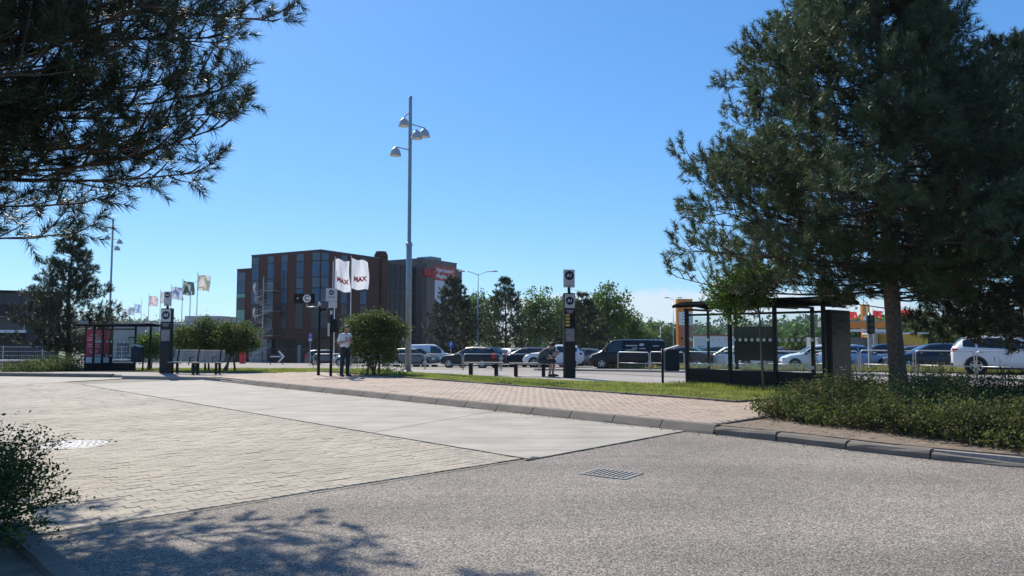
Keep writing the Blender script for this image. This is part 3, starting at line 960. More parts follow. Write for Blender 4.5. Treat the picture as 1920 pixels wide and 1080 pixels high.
    needle_mesh('crown', sp, sd, L, k, nl, wid, M[m], T, rng)
    if candles:
        idx = rng.choice(len(sp), min(candles, len(sp)), replace=False)
        cb = MB()
        for i in idx:
            a = sp[i] + sd[i] * L[i] * 0.95
            for _ in range(rng.integers(1, 4)):
                d = np.array([rng.normal() * 0.22, rng.normal() * 0.22, 1.0]); d /= np.linalg.norm(d)
                h = rng.uniform(0.06, 0.15)
                cb.tube([a, a + d * h * 0.7, a + d * h], [0.009, 0.008, 0.002], 4, cap=False)
        cb.build('candles', M['candle'], T)['kind'] = 'stuff'
    return T

def leaf_mesh(name, C, size, m, parent, rng, up=0.35, ratio=0.55, kind=True):
    """one small rhombic leaf at every point"""
    n = len(C)
    nrm = unit(rng.normal(size=(n, 3)) + np.array([0, 0, up * 2]))
    a = unit(np.cross(nrm, rng.normal(size=(n, 3)))); b = np.cross(nrm, a)
    s = size * rng.uniform(0.6, 1.25, (n, 1))
    V = np.stack([C - a * s * 0.5, C + b * s * 0.5 * ratio + nrm * s * 0.06, C + a * s * 0.5, C - b * s * 0.5 * ratio + nrm * s * 0.06], 1).reshape(-1, 3)
    F = np.arange(4 * n).reshape(-1, 4)
    o = np_mesh(name, V, F, m, parent)
    if kind: o['kind'] = 'stuff'
    return o

def clumps(rng, n, ctr, rad, shell=0.55, zcut=-1.0):
    """clump centres inside an ellipsoid, thicker towards its skin"""
    out = []
    while len(out) < n:
        d = rng.normal(size=3); d /= np.linalg.norm(d)
        if d[2] < zcut: continue
        r = shell + (1 - shell) * rng.random() ** 0.6
        bump = 1 + 0.16 * sin(d[0] * 5 + rng.uniform(0, 0.4)) * cos(d[2] * 6 + d[1] * 4)
        out.append(np.array(ctr) + d * r * np.array(rad) * bump)
    return np.array(out)

def broadleaf(name, label, loc, height, ctr_z, rad, trunk_r, seed, nclump=220, per=40, leaf=0.16, m='leaf', cl=0.32, cat='tree', lean=(0, 0), tm='bark2', group=None, extra=(), trunk_pts=None, stems=1, shell=0.45):
    rng = np.random.default_rng(seed)
    T = thing(name, label, cat, loc, rng.uniform(0, 0.001), group)
    ctr = np.array([lean[0], lean[1], ctr_z])
    C = clumps(rng, nclump, ctr, rad, shell, -0.85)
    for (ec, er, en) in extra:
        C = np.concatenate([C, clumps(rng, en, ec, er, 0.3, -1)])
    b = MB()
    for s in range(stems):
        off = np.array([rng.normal() * 0.15, rng.normal() * 0.15, 0]) * (stems > 1)
        if trunk_pts and s == 0:
            tp = [np.array(p) for p in trunk_pts]
        else:
            tgt = ctr + np.array([rng.normal() * rad[0] * 0.4, rng.normal() * rad[1] * 0.4, 0]) * (stems > 1)
            tp = [off, off * 1.2 + (tgt - off) * np.array([0.3, 0.3, 0.45]), tgt + np.array([0, 0, rad[2] * 0.3])]
        b.tube(tp, [trunk_r * (1 - 0.75 * i / (len(tp) - 1)) for i in range(len(tp))], 9)
    b.build('trunk' if stems == 1 else 'stems', M[tm], T, smooth=True)
    lb = MB()
    start = np.array(tp[len(tp) // 2])
    for c in C[:: max(1, len(C) // 60)]:
        f = rng.uniform(0.0, 0.8)
        p = start + (np.array(tp[-1]) - start) * f
        q = p * 0.5 + c * 0.5 + np.array([0, 0, -0.05 * np.linalg.norm(c - p)])
        lb.tube([p, q, c], [trunk_r * 0.30, trunk_r * 0.18, trunk_r * 0.05], 4, cap=False)
    lb.build('limbs', M['twig'], T)['kind'] = 'stuff'
    pts = (C[:, None] + rng.normal(size=(len(C), per, 3)) * cl * np.array([1, 1, 0.7])).reshape(-1, 3)
    pts[:, 2] = np.maximum(pts[:, 2], 0.05)
    leaf_mesh('crown', pts, leaf, M[m], T, rng)
    return T

o = leaf_mesh('dry_leaves', np.array(LITTER), 0.035, mat('dry_leaf', (0.30, 0.15, 0.06), 0.8), None, np.random.default_rng(78), up=1.5)
o['label'] = 'scattered dry brown leaves along the kerb'
PZ = 0.14   # platform height
# big pine of the planting bed
RPROF = [(2.7, 2.4), (3.0, 3.9), (3.5, 4.5), (4.3, 4.7), (5.4, 4.2), (6.6, 3.55), (7.6, 2.9), (8.5, 2.45), (9.3, 1.8), (10.0, 1.0), (10.8, 0.3)]
def az_r(az, z):
    # fuller towards the open left side, the lowest boughs only on the right
    lf = cos(az - pi)
    f = 1.0 + 0.08 * lf
    if z < 3.4 and lf > -0.3: f *= 0.55 + 0.40 * max(0.0, (z - 2.6) / 0.8)
    if z > 6.3 and lf < -0.1: f *= 0.66
    return f
pine('pine_tree', 'big dense dark pine growing out of the low hedge beside the bus shelter', (8.35, 16.3, 0.08), 10.6, 0.195, [(z, r * 0.905) for z, r in RPROF], 21,
     whorl=0.28, nb=8, sec=13, sh=4, k=56, nl=0.155, wid=0.0075, shoot=0.30, candles=800, az_fn=az_r, lean=(-0.22, 0), rise=0.22, droop=0.02, zjit=0.20, offs=0.09)
R2 = [(1.8, 2.2), (2.6, 3.3), (3.8, 3.9), (5.2, 3.8), (6.8, 3.2), (8.0, 2.4), (9.0, 1.5), (9.8, 0.4)]
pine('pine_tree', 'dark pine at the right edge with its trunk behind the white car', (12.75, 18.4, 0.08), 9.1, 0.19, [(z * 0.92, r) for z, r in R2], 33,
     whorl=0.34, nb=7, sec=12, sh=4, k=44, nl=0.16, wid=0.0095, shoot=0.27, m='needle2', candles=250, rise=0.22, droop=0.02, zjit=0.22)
pine('pine_tree', 'pine farthest to the right, mostly outside the frame behind its neighbour', (15.6, 21.5, 0.05), 10.2, 0.22, R2, 35,
     whorl=0.5, nb=6, sec=6, sh=4, k=24, nl=0.17, wid=0.013, shoot=0.30, m='needle2', rise=0.2, zjit=0.22)
# pine over the left edge, trunk outside the frame
LPROF = [(2.9, 1.9), (3.2, 2.7), (3.6, 3.4), (4.2, 4.25), (4.8, 4.75), (5.4, 5.0), (6.0, 4.8), (7.0, 3.8), (7.8, 2.4), (8.6, 0.6)]
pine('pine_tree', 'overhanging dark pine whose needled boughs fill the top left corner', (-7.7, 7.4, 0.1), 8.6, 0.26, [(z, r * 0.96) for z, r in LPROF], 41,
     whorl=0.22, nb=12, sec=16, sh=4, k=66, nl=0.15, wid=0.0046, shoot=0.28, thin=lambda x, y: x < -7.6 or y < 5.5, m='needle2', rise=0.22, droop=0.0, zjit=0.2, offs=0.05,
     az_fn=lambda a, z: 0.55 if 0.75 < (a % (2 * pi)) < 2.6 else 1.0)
# smaller pines
MPROF = [(1.0, 1.0), (1.5, 1.9), (2.2, 2.3), (3.2, 2.1), (4.2, 1.65), (5.2, 1.15), (6.0, 0.7), (6.8, 0.25)]
pine('pine_tree', 'young dark pine behind the shelter with the red advert', (X(130, 38), 38, zg(38) + 0.1), 7.0, 0.17, MPROF, 51,
     whorl=0.36, nb=7, sec=9, sh=4, k=26, nl=0.16, wid=0.012, shoot=0.26, m='needle2', rise=0.5, az_fn=lambda a, z: 1 + 0.22 * sin(a * 3 + z * 1.7))
CP = [(1.2, 1.2), (2.0, 2.3), (3.2, 2.7), (4.6, 2.3), (6.0, 1.6), (7.2, 0.9), (8.2, 0.3)]
for px, d, h, sc, sd_, lab in ((850, 70, 8.4, 1.0, 61, 'bushy dark pine in the car park in front of the red banner'),
                          (948, 73, 8.6, 0.95, 62, 'pointed dark pine in the car park right of the twin street lamp'),
                          (1090, 68, 6.6, 1.0, 63, 'broad dark pine in the car park behind the tall A1 sign')):
    pine('pine_tree', lab, (X(px, d), d, zg(d)), h, 0.16, [(z * h / 8.4, r * sc) for z, r in CP], sd_,
         whorl=0.42, nb=7, sec=7, sh=4, k=20, nl=0.2, wid=0.022, shoot=0.30, m='needle2' if sd_ != 62 else 'needle', rise=0.4)
# broad-leaved trees of the car park
for px, d, h, r, sd_, lab in ((898, 84, 8.4, 2.2, 71, 'bright green tree behind the twin street lamp'),
                         (1012, 86, 8.8, 2.6, 72, 'tall light green tree left of the A1 sign'),
                         (1062, 92, 8.6, 2.2, 73, 'light green tree just behind the A1 sign'),
                         (1140, 80, 8.7, 2.4, 74, 'tall leafy tree right of the A1 sign'),
                         (1172, 88, 6.4, 2.0, 75, 'small leafy tree above the black van'),
                         (1105, 96, 8.0, 2.4, 76, 'leafy tree between the A1 sign and the black van')):
    broadleaf('leafy_tree', lab, (X(px, d), d, zg(d)), h, h * 0.56, (r, r, h * 0.42), 0.14, sd_, 230, 26, 0.34, 'leaf', 0.34, shell=0.35)
# shrubs
broadleaf('shrub', 'large round green shrub beside the man in the white shirt', (X(702, 27.6), 27.6, PZ), 2.3, 1.12, (1.0, 0.9, 0.86), 0.05, 81, 190, 60, 0.085, 'leaf_yel', 0.15, 'shrub', stems=5,
          extra=(((0.78, 0, 1.72), (0.42, 0.4, 0.30), 34), ((0.05, 0, 2.18), (0.34, 0.3, 0.28), 20), ((-0.70, 0, 1.86), (0.42, 0.4, 0.34), 30), ((0.45, 0.1, 2.0), (0.3, 0.3, 0.22), 14), ((-0.2, 0, 1.9), (0.5, 0.4, 0.3), 26)))
broadleaf('shrub', 'spreading shrub behind the two slatted benches', (X(376, 31.5), 31.5, PZ), 2.2, 1.2, (1.0, 0.85, 0.66), 0.05, 82, 130, 55, 0.10, 'leaf_yel', 0.17, 'shrub', stems=4,
          extra=(((-0.75, 0, 1.55), (0.40, 0.4, 0.36), 24), ((0.3, 0, 1.95), (0.42, 0.4, 0.24), 20), ((0.85, 0, 1.5), (0.36, 0.4, 0.4), 20)))
broadleaf('shrub', 'leaning shrub at the right end of the slatted benches', (X(432, 31.2), 31.2, PZ), 2.0, 1.30, (0.95, 0.8, 0.66), 0.05, 83, 150, 55, 0.10, 'leaf_yel', 0.16, 'shrub', stems=3, lean=(0.25, 0))
broadleaf('shrub', 'small shrub behind the bin of the red advert shelter', (X(283, 36), 36, zg(36) + 0.1), 1.9, 1.1, (0.6, 0.6, 0.7), 0.03, 84, 70, 45, 0.12, 'leaf', 0.17, 'shrub', stems=3)
broadleaf('shrub', 'low golden green shrub at the left corner of the far platform', (X(52, 31), 31, zg(31) + 0.1), 0.6, 0.22, (1.15, 0.7, 0.32), 0.02, 85, 90, 60, 0.06, 'leaf_yel', 0.12, 'shrub', stems=4)
broadleaf('shrub', 'low dark shrub left of the red advert shelter', (X(112, 32), 32, zg(32) + 0.1), 0.7, 0.3, (1.25, 0.7, 0.38), 0.02, 86, 100, 60, 0.07, 'leaf_dark', 0.13, 'shrub', stems=4)
# young tree in front of the shelter
broadleaf('young_tree', 'slender young tree standing in the grass in front of the glass shelter', (6.36, 19.0, PZ), 3.4, 2.65, (0.62, 0.55, 0.62), 0.036, 91, 80, 46, 0.10, 'leaf', 0.16,
          lean=(-0.42, 0), trunk_pts=[(0, 0, 0), (-0.03, 0, 0.9), (-0.06, 0, 1.9), (-0.18, 0, 2.5), (-0.42, 0, 3.0)],
          extra=(((-0.95, 0, 2.55), (0.42, 0.35, 0.55), 30), ((-0.75, 0.1, 2.0), (0.22, 0.2, 0.3), 10), ((0.0, 0, 3.0), (0.45, 0.4, 0.35), 20)))
# shrub at lower left, close to the camera
def near_shrub():
    rng = np.random.default_rng(95)
    T = thing('shrub', 'dark small-leaved shrub at the bottom left corner with a twig reaching out', 'shrub', (-3.92, 4.95, 0.12))
    b = MB(); pts = []
    for i in range(430):
        az = rng.uniform(0, 2 * pi); el = rng.uniform(0.1, 1.45)
        L = rng.uniform(0.50, 0.90) * (0.85 + 0.3 * cos(el))
        d = np.array([cos(az) * cos(el), sin(az) * cos(el), sin(el)])
        o0 = np.array([rng.normal() * 0.16, rng.normal() * 0.25, 0.0])
        q = [o0 + d * L * t + np.array([0, 0, 0.10 * sin(t * 3) + 0.02 * rng.normal()]) for t in (0, 0.35, 0.7, 1.0)]
        b.tube(q, [0.006, 0.005, 0.003, 0.0015], 4, cap=False)
        for t in np.linspace(0.25, 1.0, 20):
            k = min(int(t * 3), 2); u = t * 3 - k
            for _ in range(5):
                pts.append(q[k] * (1 - u) + q[k + 1] * u + rng.normal(size=3) * 0.034)
    for (tgt, n) in (((1.02, 0.10, 0.38), 60), ((0.86, 0.0, 0.30), 50), ((0.72, 0.05, 0.55), 40), ((0.9, -0.05, 0.22), 40), ((0.45, 0.1, 0.80), 40), ((0.62, 0.1, 0.66), 30)):
        q = [np.array([0.2, 0, 0.15]), np.array(tgt) * 0.55 + np.array([0.05, 0, 0.04]), np.array(tgt) * 0.85, np.array(tgt)]
        b.tube(q, [0.006, 0.005, 0.003, 0.0015], 4, cap=False)
        for t in np.linspace(0.2, 1.0, n):
            k = min(int(t * 3), 2); u = t * 3 - k
            for _ in range(2): pts.append(q[k] * (1 - u) + q[k + 1] * u + rng.normal(size=3) * 0.016)
    b.build('stems', M['twig'], T)['kind'] = 'stuff'
    leaf_mesh('foliage', np.array(pts), 0.032, M['leaf_dark'], T, rng, ratio=0.5)
near_shrub()
# low hedge round the big pine
def hedge():
    rng = np.random.default_rng(97)
    C = []; tw = MB()
    n = 0
    while n < 6600:
        s_ = rng.uniform(-12.5, 0.25); t_ = rng.uniform(0.3, 6.3)
        if t_ < 0.30 + max(0.0, (s_ + 4.0) * 0.34): continue
        p = P(s_, t_)
        if p.x > 0.76 * p.y + 1: continue
        edge = min((t_ - 0.12 - max(0.0, (s_ + 4.0) * 0.34)) / 1.2, (6.5 - t_) / 0.9, (0.45 - s_) / 0.9, 1.0)
        if edge <= 0.05: continue
        h = (0.22 + 0.36 * edge ** 0.6) * (0.80 + 0.30 * sin(p.x * 2.3 + 1.7 * sin(p.y * 1.9)) + 0.16 * sin(p.x * 6.1 + p.y * 4.7))
        if (p.x - 6.5) ** 2 + (p.y - 14.6) ** 2 < 1.1: h *= 1.12
        az = rng.uniform(0, 2 * pi)
        base = np.array([p.x, p.y, 0.14])
        L = h * rng.uniform(0.6, 1.15) * (1.45 if rng.random() < 0.05 else 1.0)
        tip = base + np.array([cos(az) * 0.30, sin(az) * 0.30, L])
        mid = (base + tip) / 2 + np.array([0, 0, 0.12 * L])
        tw.tube([base, mid, tip], [0.005, 0.004, 0.002], 3, cap=False)
        u = rng.random((20, 1)) ** 0.5
        q = base * (1 - u) ** 2 + 2 * mid * u * (1 - u) + tip * u * u
        C.append(q + rng.normal(size=(20, 3)) * np.array([0.06, 0.06, 0.035]))
        n += 1
    H = thing('hedge', 'low spreading small-leaved hedge around the foot of the big pine', 'hedge', (0, 0, 0))
    tw.build('twigs', M['twig'], H)['kind'] = 'stuff'
    leaf_mesh('foliage', np.concatenate(C), 0.052, M['leaf_hedge'], H, rng, ratio=0.55)
    # brighter weeds growing through its front edge
    Wd = []
    for k in range(120):
        s_ = rng.uniform(-7.5, -0.2); t_ = rng.uniform(0.5, 2.2) if rng.random() < 0.7 else rng.uniform(2, 3.4)
        if t_ < 0.35 + max(0.0, (s_ + 4.0) * 0.34): continue
        p = P(s_, t_)
        Wd.append(np.array([p.x, p.y, 0.2]) + rng.normal(size=(26, 3)) * np.array([0.10, 0.10, 0.07]) + np.array([0, 0, rng.uniform(0, 0.22)]))
    w = leaf_mesh('weeds', np.concatenate(Wd), 0.055, M['leaf_bright'], None, rng)
    w['label'] = 'bright green weeds along the front of the low hedge'
hedge()
# tufts of weeds round the shrub and at the shelter foot
rng = np.random.default_rng(98)
Wd = []
for k in range(46):
    a = rng.uniform(640, 760); d = rng.uniform(26.6, 27.6)
    Wd.append(np.array([X(a, d), d, 0.25]) + rng.normal(size=(22, 3)) * np.array([0.10, 0.10, 0.12]))
w = leaf_mesh('weeds', np.concatenate(Wd), 0.10, M['leaf_bright'], None, rng, ratio=0.25, up=0.1)
w['label'] = 'light green weeds round the foot of the shrub by the man'

# ------------------------------------------------------------------ street furniture
M['roof_black'] = mat('roof_sheet', (0.012, 0.014, 0.016), 0.9, var=0.15, scale=4, spec=0.0)
ROT_F = (pi / 2, 0, 0)      # lettering upright, read from local -Y

def disc(r, t, n=28):
    """upright disc facing local -Y"""
    b = MB()
    b.lathe([(r, 0), (r, t)], n=n, m=Matrix.Rotation(pi / 2, 4, 'X'))
    return b

def lamp_post(label, loc, rz, h=11.3, detail=14):
    T = thing('street_lamp', label, 'street lamp', loc, rz, 'tall poles with four bell lamps')
    b = MB(); b.lathe([(0.20, 0), (0.20, 0.03), (0.13, 0.06)], n=detail); b.build('base_plate', M['pole'], T)
    b = MB()
    b.tube([(0, 0, 0.02), (0, 0, 5.15), (0, 0, 5.2), (0, 0, h - 0.15), (0, 0, h)], [0.125, 0.115, 0.078, 0.070, 0.068], detail)
    b.build('pole', M['pole'], T, smooth=True)
    b = MB(); b.lathe([(0.135, 5.08), (0.135, 5.2), (0.082, 5.26)], n=detail); b.build('collar', M['pole'], T)
    b = MB(); b.box((0, -0.119, 0.9), (0.10, 0.012, 0.42), bev=0.004); b.build('hatch', M['pole'], T)
    for az, za, dz in ((122, h - 0.62, -0.10), (32, h - 1.15, -0.08), (302, h - 1.65, 0.10), (212, h - 2.25, 0.06)):
        a = radians(az); c = Vector((cos(a), sin(a), 0))
        p0 = Vector((0, 0, za)); p1 = c * 0.64 + Vector((0, 0, za + dz))
        b = MB(); b.tube([p0, p0.lerp(p1, 0.5), p1, p1 + Vector((0, 0, -0.05))], [0.024, 0.022, 0.022, 0.03], 8)
        arm = b.build('arm', M['pole'], T, smooth=True)
        b = MB()
        b.lathe([(0.035, 0.02), (0.05, 0.0), (0.09, -0.03), (0.145, -0.08), (0.19, -0.16), (0.215, -0.25), (0.222, -0.31), (0.235, -0.325), (0.235, -0.34), (0.20, -0.338)], c=p1 + Vector((0, 0, -0.03)), n=20)
        sh = b.build('lamp_shade', M['bell'], T, smooth=True)
        b = MB(); b.lathe([(0.195, 0.0), (0.18, -0.03), (0.08, -0.045), (0.0, -0.046)], c=p1 + Vector((0, 0, -0.355)), n=18)
        b.build('lens', M['lens'], sh, smooth=True)
    return T
lamp_post('tall street lamp with four bell shades in the middle of the platform', (X(766, 30.2), 30.2, zg(30.2) + 0.15), 0)
lamp_post('distant four-armed bell street lamp behind the young dark pine', (X(206, 60), 60, zg(60)), 2.1, h=11.9)

def arm_lamp(label, loc, arms, h, rz=0, r=0.07):
    T = thing('street_lamp', label, 'street lamp', loc, rz)
    b = MB(); b.tube([(0, 0, 0), (0, 0, 1.2), (0, 0, 1.25), (0, 0, h)], [r * 1.3, r * 1.2, r, r * 0.7], 10); b.build('pole', M['galv'], T, smooth=True)
    for sgn, L in arms:
        b = MB(); pts = [Vector((sgn * L * t, 0, h + 0.35 * sin(t * pi / 2) - 0.02)) for t in (0, 0.15, 0.4, 0.7, 1.0)]
        b.tube(pts, r * 0.45, 7); b.build('arm', M['galv'], T, smooth=True)
        b = MB()
        e = pts[-1]
        b.lathe([(0.03, -0.34), (0.10, -0.25), (0.13, -0.05), (0.13, 0.15), (0.09, 0.30), (0.03, 0.34)], n=10,
                m=Matrix.Rotation(pi / 2, 4, 'Y') @ Matrix.Diagonal((0.55, 1.1, 1.0, 1)), c=e + Vector((sgn * 0.28, 0, 0.0)))
        b.build('lamp_head', M['bell'], T, smooth=True)
    return T
arm_lamp('galvanised street lamp with two arms in the car park', (X(896, 70), 70, zg(70)), ((-1, 1.25), (1, 1.25)), 8.5)
arm_lamp('slim twin-arm lamp left of the orange price sign', (X(1262, 96), 96, zg(96)), ((-1, 0.5), (1, 0.6)), 8.1, r=0.06)
arm_lamp('slender single-arm lamp among the flags', (X(356, 74), 74, zg(74)), ((1, 0.8),), 8.0, rz=0.1, r=0.05)
arm_lamp('small distant twin lamp above the black van', (X(1238, 150), 150, zg(150)), ((-1, 0.7), (1, 0.5)), 6.4, r=0.07)

# ---- bus stop pylons
M['screen_text'] = mat('screen_yellow', (0.55, 0.42, 0.08), 0.6)
M['panel_grey'] = mat('notice_grey', (0.20, 0.21, 0.22), 0.5, var=0.25, scale=14)
M['navy'] = mat('sign_navy', (0.012, 0.028, 0.045), 0.5, var=0.05, spec=0.2)
M['sign_grey'] = mat('sign_silver', (0.50, 0.51, 0.52), 0.5, var=0.05)
def pylon(label, loc, rz, code, w, h, depth, top, screen):
    T = thing('stop_sign_pillar', label, 'bus stop sign', loc, rz)
    b = MB(); b.box((0, 0, h / 2), (w, depth, h), bev=0.012); b.build('pillar', M['charcoal'], T)
    f = -depth / 2
    def plate(name, zc, hh, ww, m, y=None, xo=0.0):
        b = MB(); b.box((xo, (f if y is None else y) - 0.004, zc), (ww, 0.010, hh)); return b.build(name, m, T)
    fw = w * 0.90
    plate('number_plate', h - 0.28, 0.48, fw, M['sign_grey'])
    o = disc(fw * 0.40, 0.008).build('roundel', M['navy'], T, loc=(0, f - 0.008, h - 0.27))
    text_mesh('stop_code', code, fw * 0.42, M['offwhite'], T, (0, f - 0.020, h - 0.27), ROT_F, 0.003, bold=0.004)
    for k in range(3): plate('text_line', h - 0.60 - k * 0.045, 0.014, fw * (0.75 - 0.12 * k), M['sign_grey'])
    if screen:
        plate('display', h - 0.95, 0.48, fw, M['black'])
        for k in range(4): plate('display_line', h - 0.77 - k * 0.115, 0.075, fw * 0.42, M['screen_text'], f - 0.006, -fw * 0.24)
    plate('notice', h - (1.45 if screen else 1.05), 0.44, fw * 0.88, M['panel_grey'])
    if top[0] == 'board':
        z0, z1, ww = top[1:]
        b = MB(); b.tube([(0, 0, h - 0.02), (0, 0, z0 + 0.05)], 0.05, 10); b.build('neck', M['charcoal'], T)
        tb = MB(); tb.box((0, 0, (z0 + z1) / 2), (ww, 0.09, z1 - z0), bev=0.008); tb = tb.build('top_sign', M['sign_grey'], T)
        disc(ww * 0.40, 0.006).build('roundel', M['navy'], tb, loc=(0, -0.046, z1 - ww * 0.52))
        text_mesh('stop_code', code, ww * 0.42, M['offwhite'], tb, (0, -0.056, z1 - ww * 0.52), ROT_F, 0.003, bold=0.004)
        b = MB(); b.box((0, -0.047, z0 + 0.06), (ww * 0.6, 0.006, 0.02)); b.build('text_line', M['panel_grey'], tb)
    return T
pylon('tall dark bus stop pillar with two A1 roundels beside the seated person', (X(1067, 25.9), 25.9, PZ), radians(14), 'A1', 0.40, 2.92, 0.17, ('board', 3.12, 3.74, 0.40), True)
pylon('dark bus stop pillar marked A3 left of the slatted benches', (X(314, 29.2), 29.2, PZ), radians(-8), 'A3', 0.45, 2.52, 0.17, ('board', 2.62, 3.18, 0.27), False)

# ---- sign post A2
T = thing('bus_stop_sign', 'pale grey A2 stop board on a dark post next to the standing man', 'bus stop sign', (X(622, 26.6), 26.6, PZ))
b = MB(); b.tube([(0, 0, 0), (0, 0, 3.05)], 0.05, 10); b.build('post', M['black'], T, smooth=True)
b = MB(); b.box((0.0, -0.07, 2.90), (0.40, 0.03, 0.46), bev=0.006); bd = b.build('sign_board', M['sign_grey'], T)
b = MB(); b.box((0.05, -0.071, 2.545), (0.30, 0.028, 0.23), bev=0.006); b.build('lower_board', M['sign_grey'], T)
disc(0.088, 0.008).build('roundel', M['navy'], bd, loc=(0, -0.088, 2.98))
text_mesh('stop_code', 'A2', 0.085, M['offwhite'], bd, (0, -0.099, 2.98), ROT_F, 0.002, bold=0.002)
b = MB(); b.box((0, -0.088, 2.82), (0.26, 0.006, 0.035)); b.build('text_line', M['panel_grey'], bd)
b = MB(); b.box((0.10, 0.0, 1.80), (0.20, 0.12, 0.48), bev=0.01); b.build('timetable_box', M['black'], T)
b = MB(); b.box((-0.075, -0.02, 1.66), (0.06, 0.22, 0.46), bev=0.006); b.build('notice_case', M['sign_grey'], T)
b = MB(); b.box((0.0, -0.06, 2.27), (0.085, 0.03, 0.14)); b.build('small_plate', M['sign_grey'], T)
# ---- post with the letter C
T = thing('direction_sign', 'black direction board with a white C roundel on a dark post', 'sign', (X(599, 27.2), 27.2, PZ))
b = MB(); b.tube([(0, 0, 0), (0, 0, 2.52)], 0.055, 10); b.build('post', M['black'], T, smooth=True)
b = MB(); b.lathe([(0.0, 2.5), (0.05, 2.52), (0.075, 2.58), (0.06, 2.64), (0.0, 2.67)], n=14); b.build('finial', M['bell'], T, smooth=True)
b = MB(); b.tube([(0, 0, 2.5), (-0.46, 0, 2.49)], 0.022, 8); b.tube([(-0.46, 0, 2.48), (-0.46, 0, 2.62)], 0.025, 8); b.build('bracket', M['galv'], T, smooth=True)
b = MB(); b.box((-0.56, 0, 2.80), (0.78, 0.03, 0.36), bev=0.006); bd = b.build('sign_board', M['black'], T)
disc(0.148, 0.008, 32).build('roundel', M['offwhite'], bd, loc=(-0.46, -0.018, 2.80))
text_mesh('letter', 'C', 0.26, M['black'], bd, (-0.46, -0.031, 2.80), ROT_F, 0.002, bold=0.004)
text_mesh('arrow', '<', 0.16, M['offwhite'], bd, (-0.80, -0.020, 2.80), ROT_F, 0.002)
b = MB(); b.box((0.15, 0.0, 2.40), (0.20, 0.05, 0.12), bev=0.006); b.build('side_board', M['black'], T)
b = MB(); b.tube([(0, 0, 2.40), (0.10, 0, 2.40)], 0.018, 6); b.build('side_bracket', M['black'], T)

# ---- traffic signs
M['sign_blue'] = mat('sign_blue', (0.02, 0.10, 0.45), 0.4, var=0.04)
def arrow_poly(L, w, hw, hl):
    return [(-L / 2, -w / 2), (L / 2 - hl, -w / 2), (L / 2 - hl, -hw), (L / 2, 0), (L / 2 - hl, hw), (L / 2 - hl, w / 2), (-L / 2, w / 2)]
T = thing('road_sign', 'round blue keep-right sign between the shrub and the tall lamp', 'road sign', (X(754, 62), 62, zg(62)))
b = MB(); b.tube([(0, 0, 0), (0, 0, 2.6)], 0.035, 8); b.build('post', M['galv'], T, smooth=True)
p_ = disc(0.30, 0.02).build('sign_face', M['sign_blue'], T, loc=(0, -0.04, 2.25))
b = MB(); b.prism(arrow_poly(0.42, 0.07, 0.13, 0.17), 0, 0.006, m=Matrix.Rotation(pi / 2, 4, 'X') @ Matrix.Rotation(radians(-45), 4, 'Z'), c=(0, -0.064 + 0.04, 0)); b.build('arrow', M['offwhite'], p_)
T = thing('road_sign', 'blue parking sign on a thin post in front of the brown office block', 'road sign', (X(583, 66), 66, zg(66)))
b = MB(); b.tube([(0, 0, 0), (0, 0, 2.9)], 0.035, 8); b.build('post', M['galv'], T, smooth=True)
b = MB(); b.box((0, -0.045, 2.62), (0.32, 0.02, 0.36)); q = b.build('sign_face', M['sign_blue'], T)
text_mesh('letter', 'P', 0.30, M['offwhite'], q, (0, -0.058, 2.62), ROT_F, 0.002)
b = MB(); b.box((0, -0.045, 2.30), (0.32, 0.02, 0.22)); b.build('sub_plate', M['sign_grey'], T)
T = thing('road_sign', 'blue parking sign on a thin post left of the dark estate car', 'road sign', (X(846, 58), 58, zg(58)))
b = MB(); b.tube([(0, 0, 0), (0, 0, 2.0)], 0.03, 8); b.build('post', M['galv'], T, smooth=True)
b = MB(); b.box((0, -0.045, 1.72), (0.36, 0.02, 0.42)); q = b.build('sign_face', M['sign_blue'], T)
text_mesh('letter', 'P', 0.34, M['offwhite'], q, (0, -0.058, 1.72), ROT_F, 0.002)
T = thing('arrow_sign', 'white arrow on a low black board in front of the office block', 'sign', (X(522, 78), 78, zg(78)), 0.1)
for sx in (-0.7, 0.5):
    b = MB(); b.tube([(sx, 0.04, 0), (sx, 0.04, 0.5)], 0.04, 8); b.build('leg', M['black'], T)
b = MB(); b.box((-0.1, 0, 0.75), (1.7, 0.06, 0.75), bev=0.01); q = b.build('board', M['black'], T)
b = MB()
mm = Matrix.Rotation(pi / 2, 4, 'X')
b.prism([(-0.75, -0.06), (0.35, -0.06), (0.35, 0.06), (-0.75, 0.06)], 0, 0.02, m=mm, c=(0, -0.035, 0.85))
b.prism([(0.2, 0.62), (0.75, 0.0), (0.2, -0.62), (0.03, -0.55), (0.50, 0.0), (0.03, 0.55)], 0, 0.024, m=mm, c=(0, -0.036, 0.85))
b.build('arrow', M['white'], q)

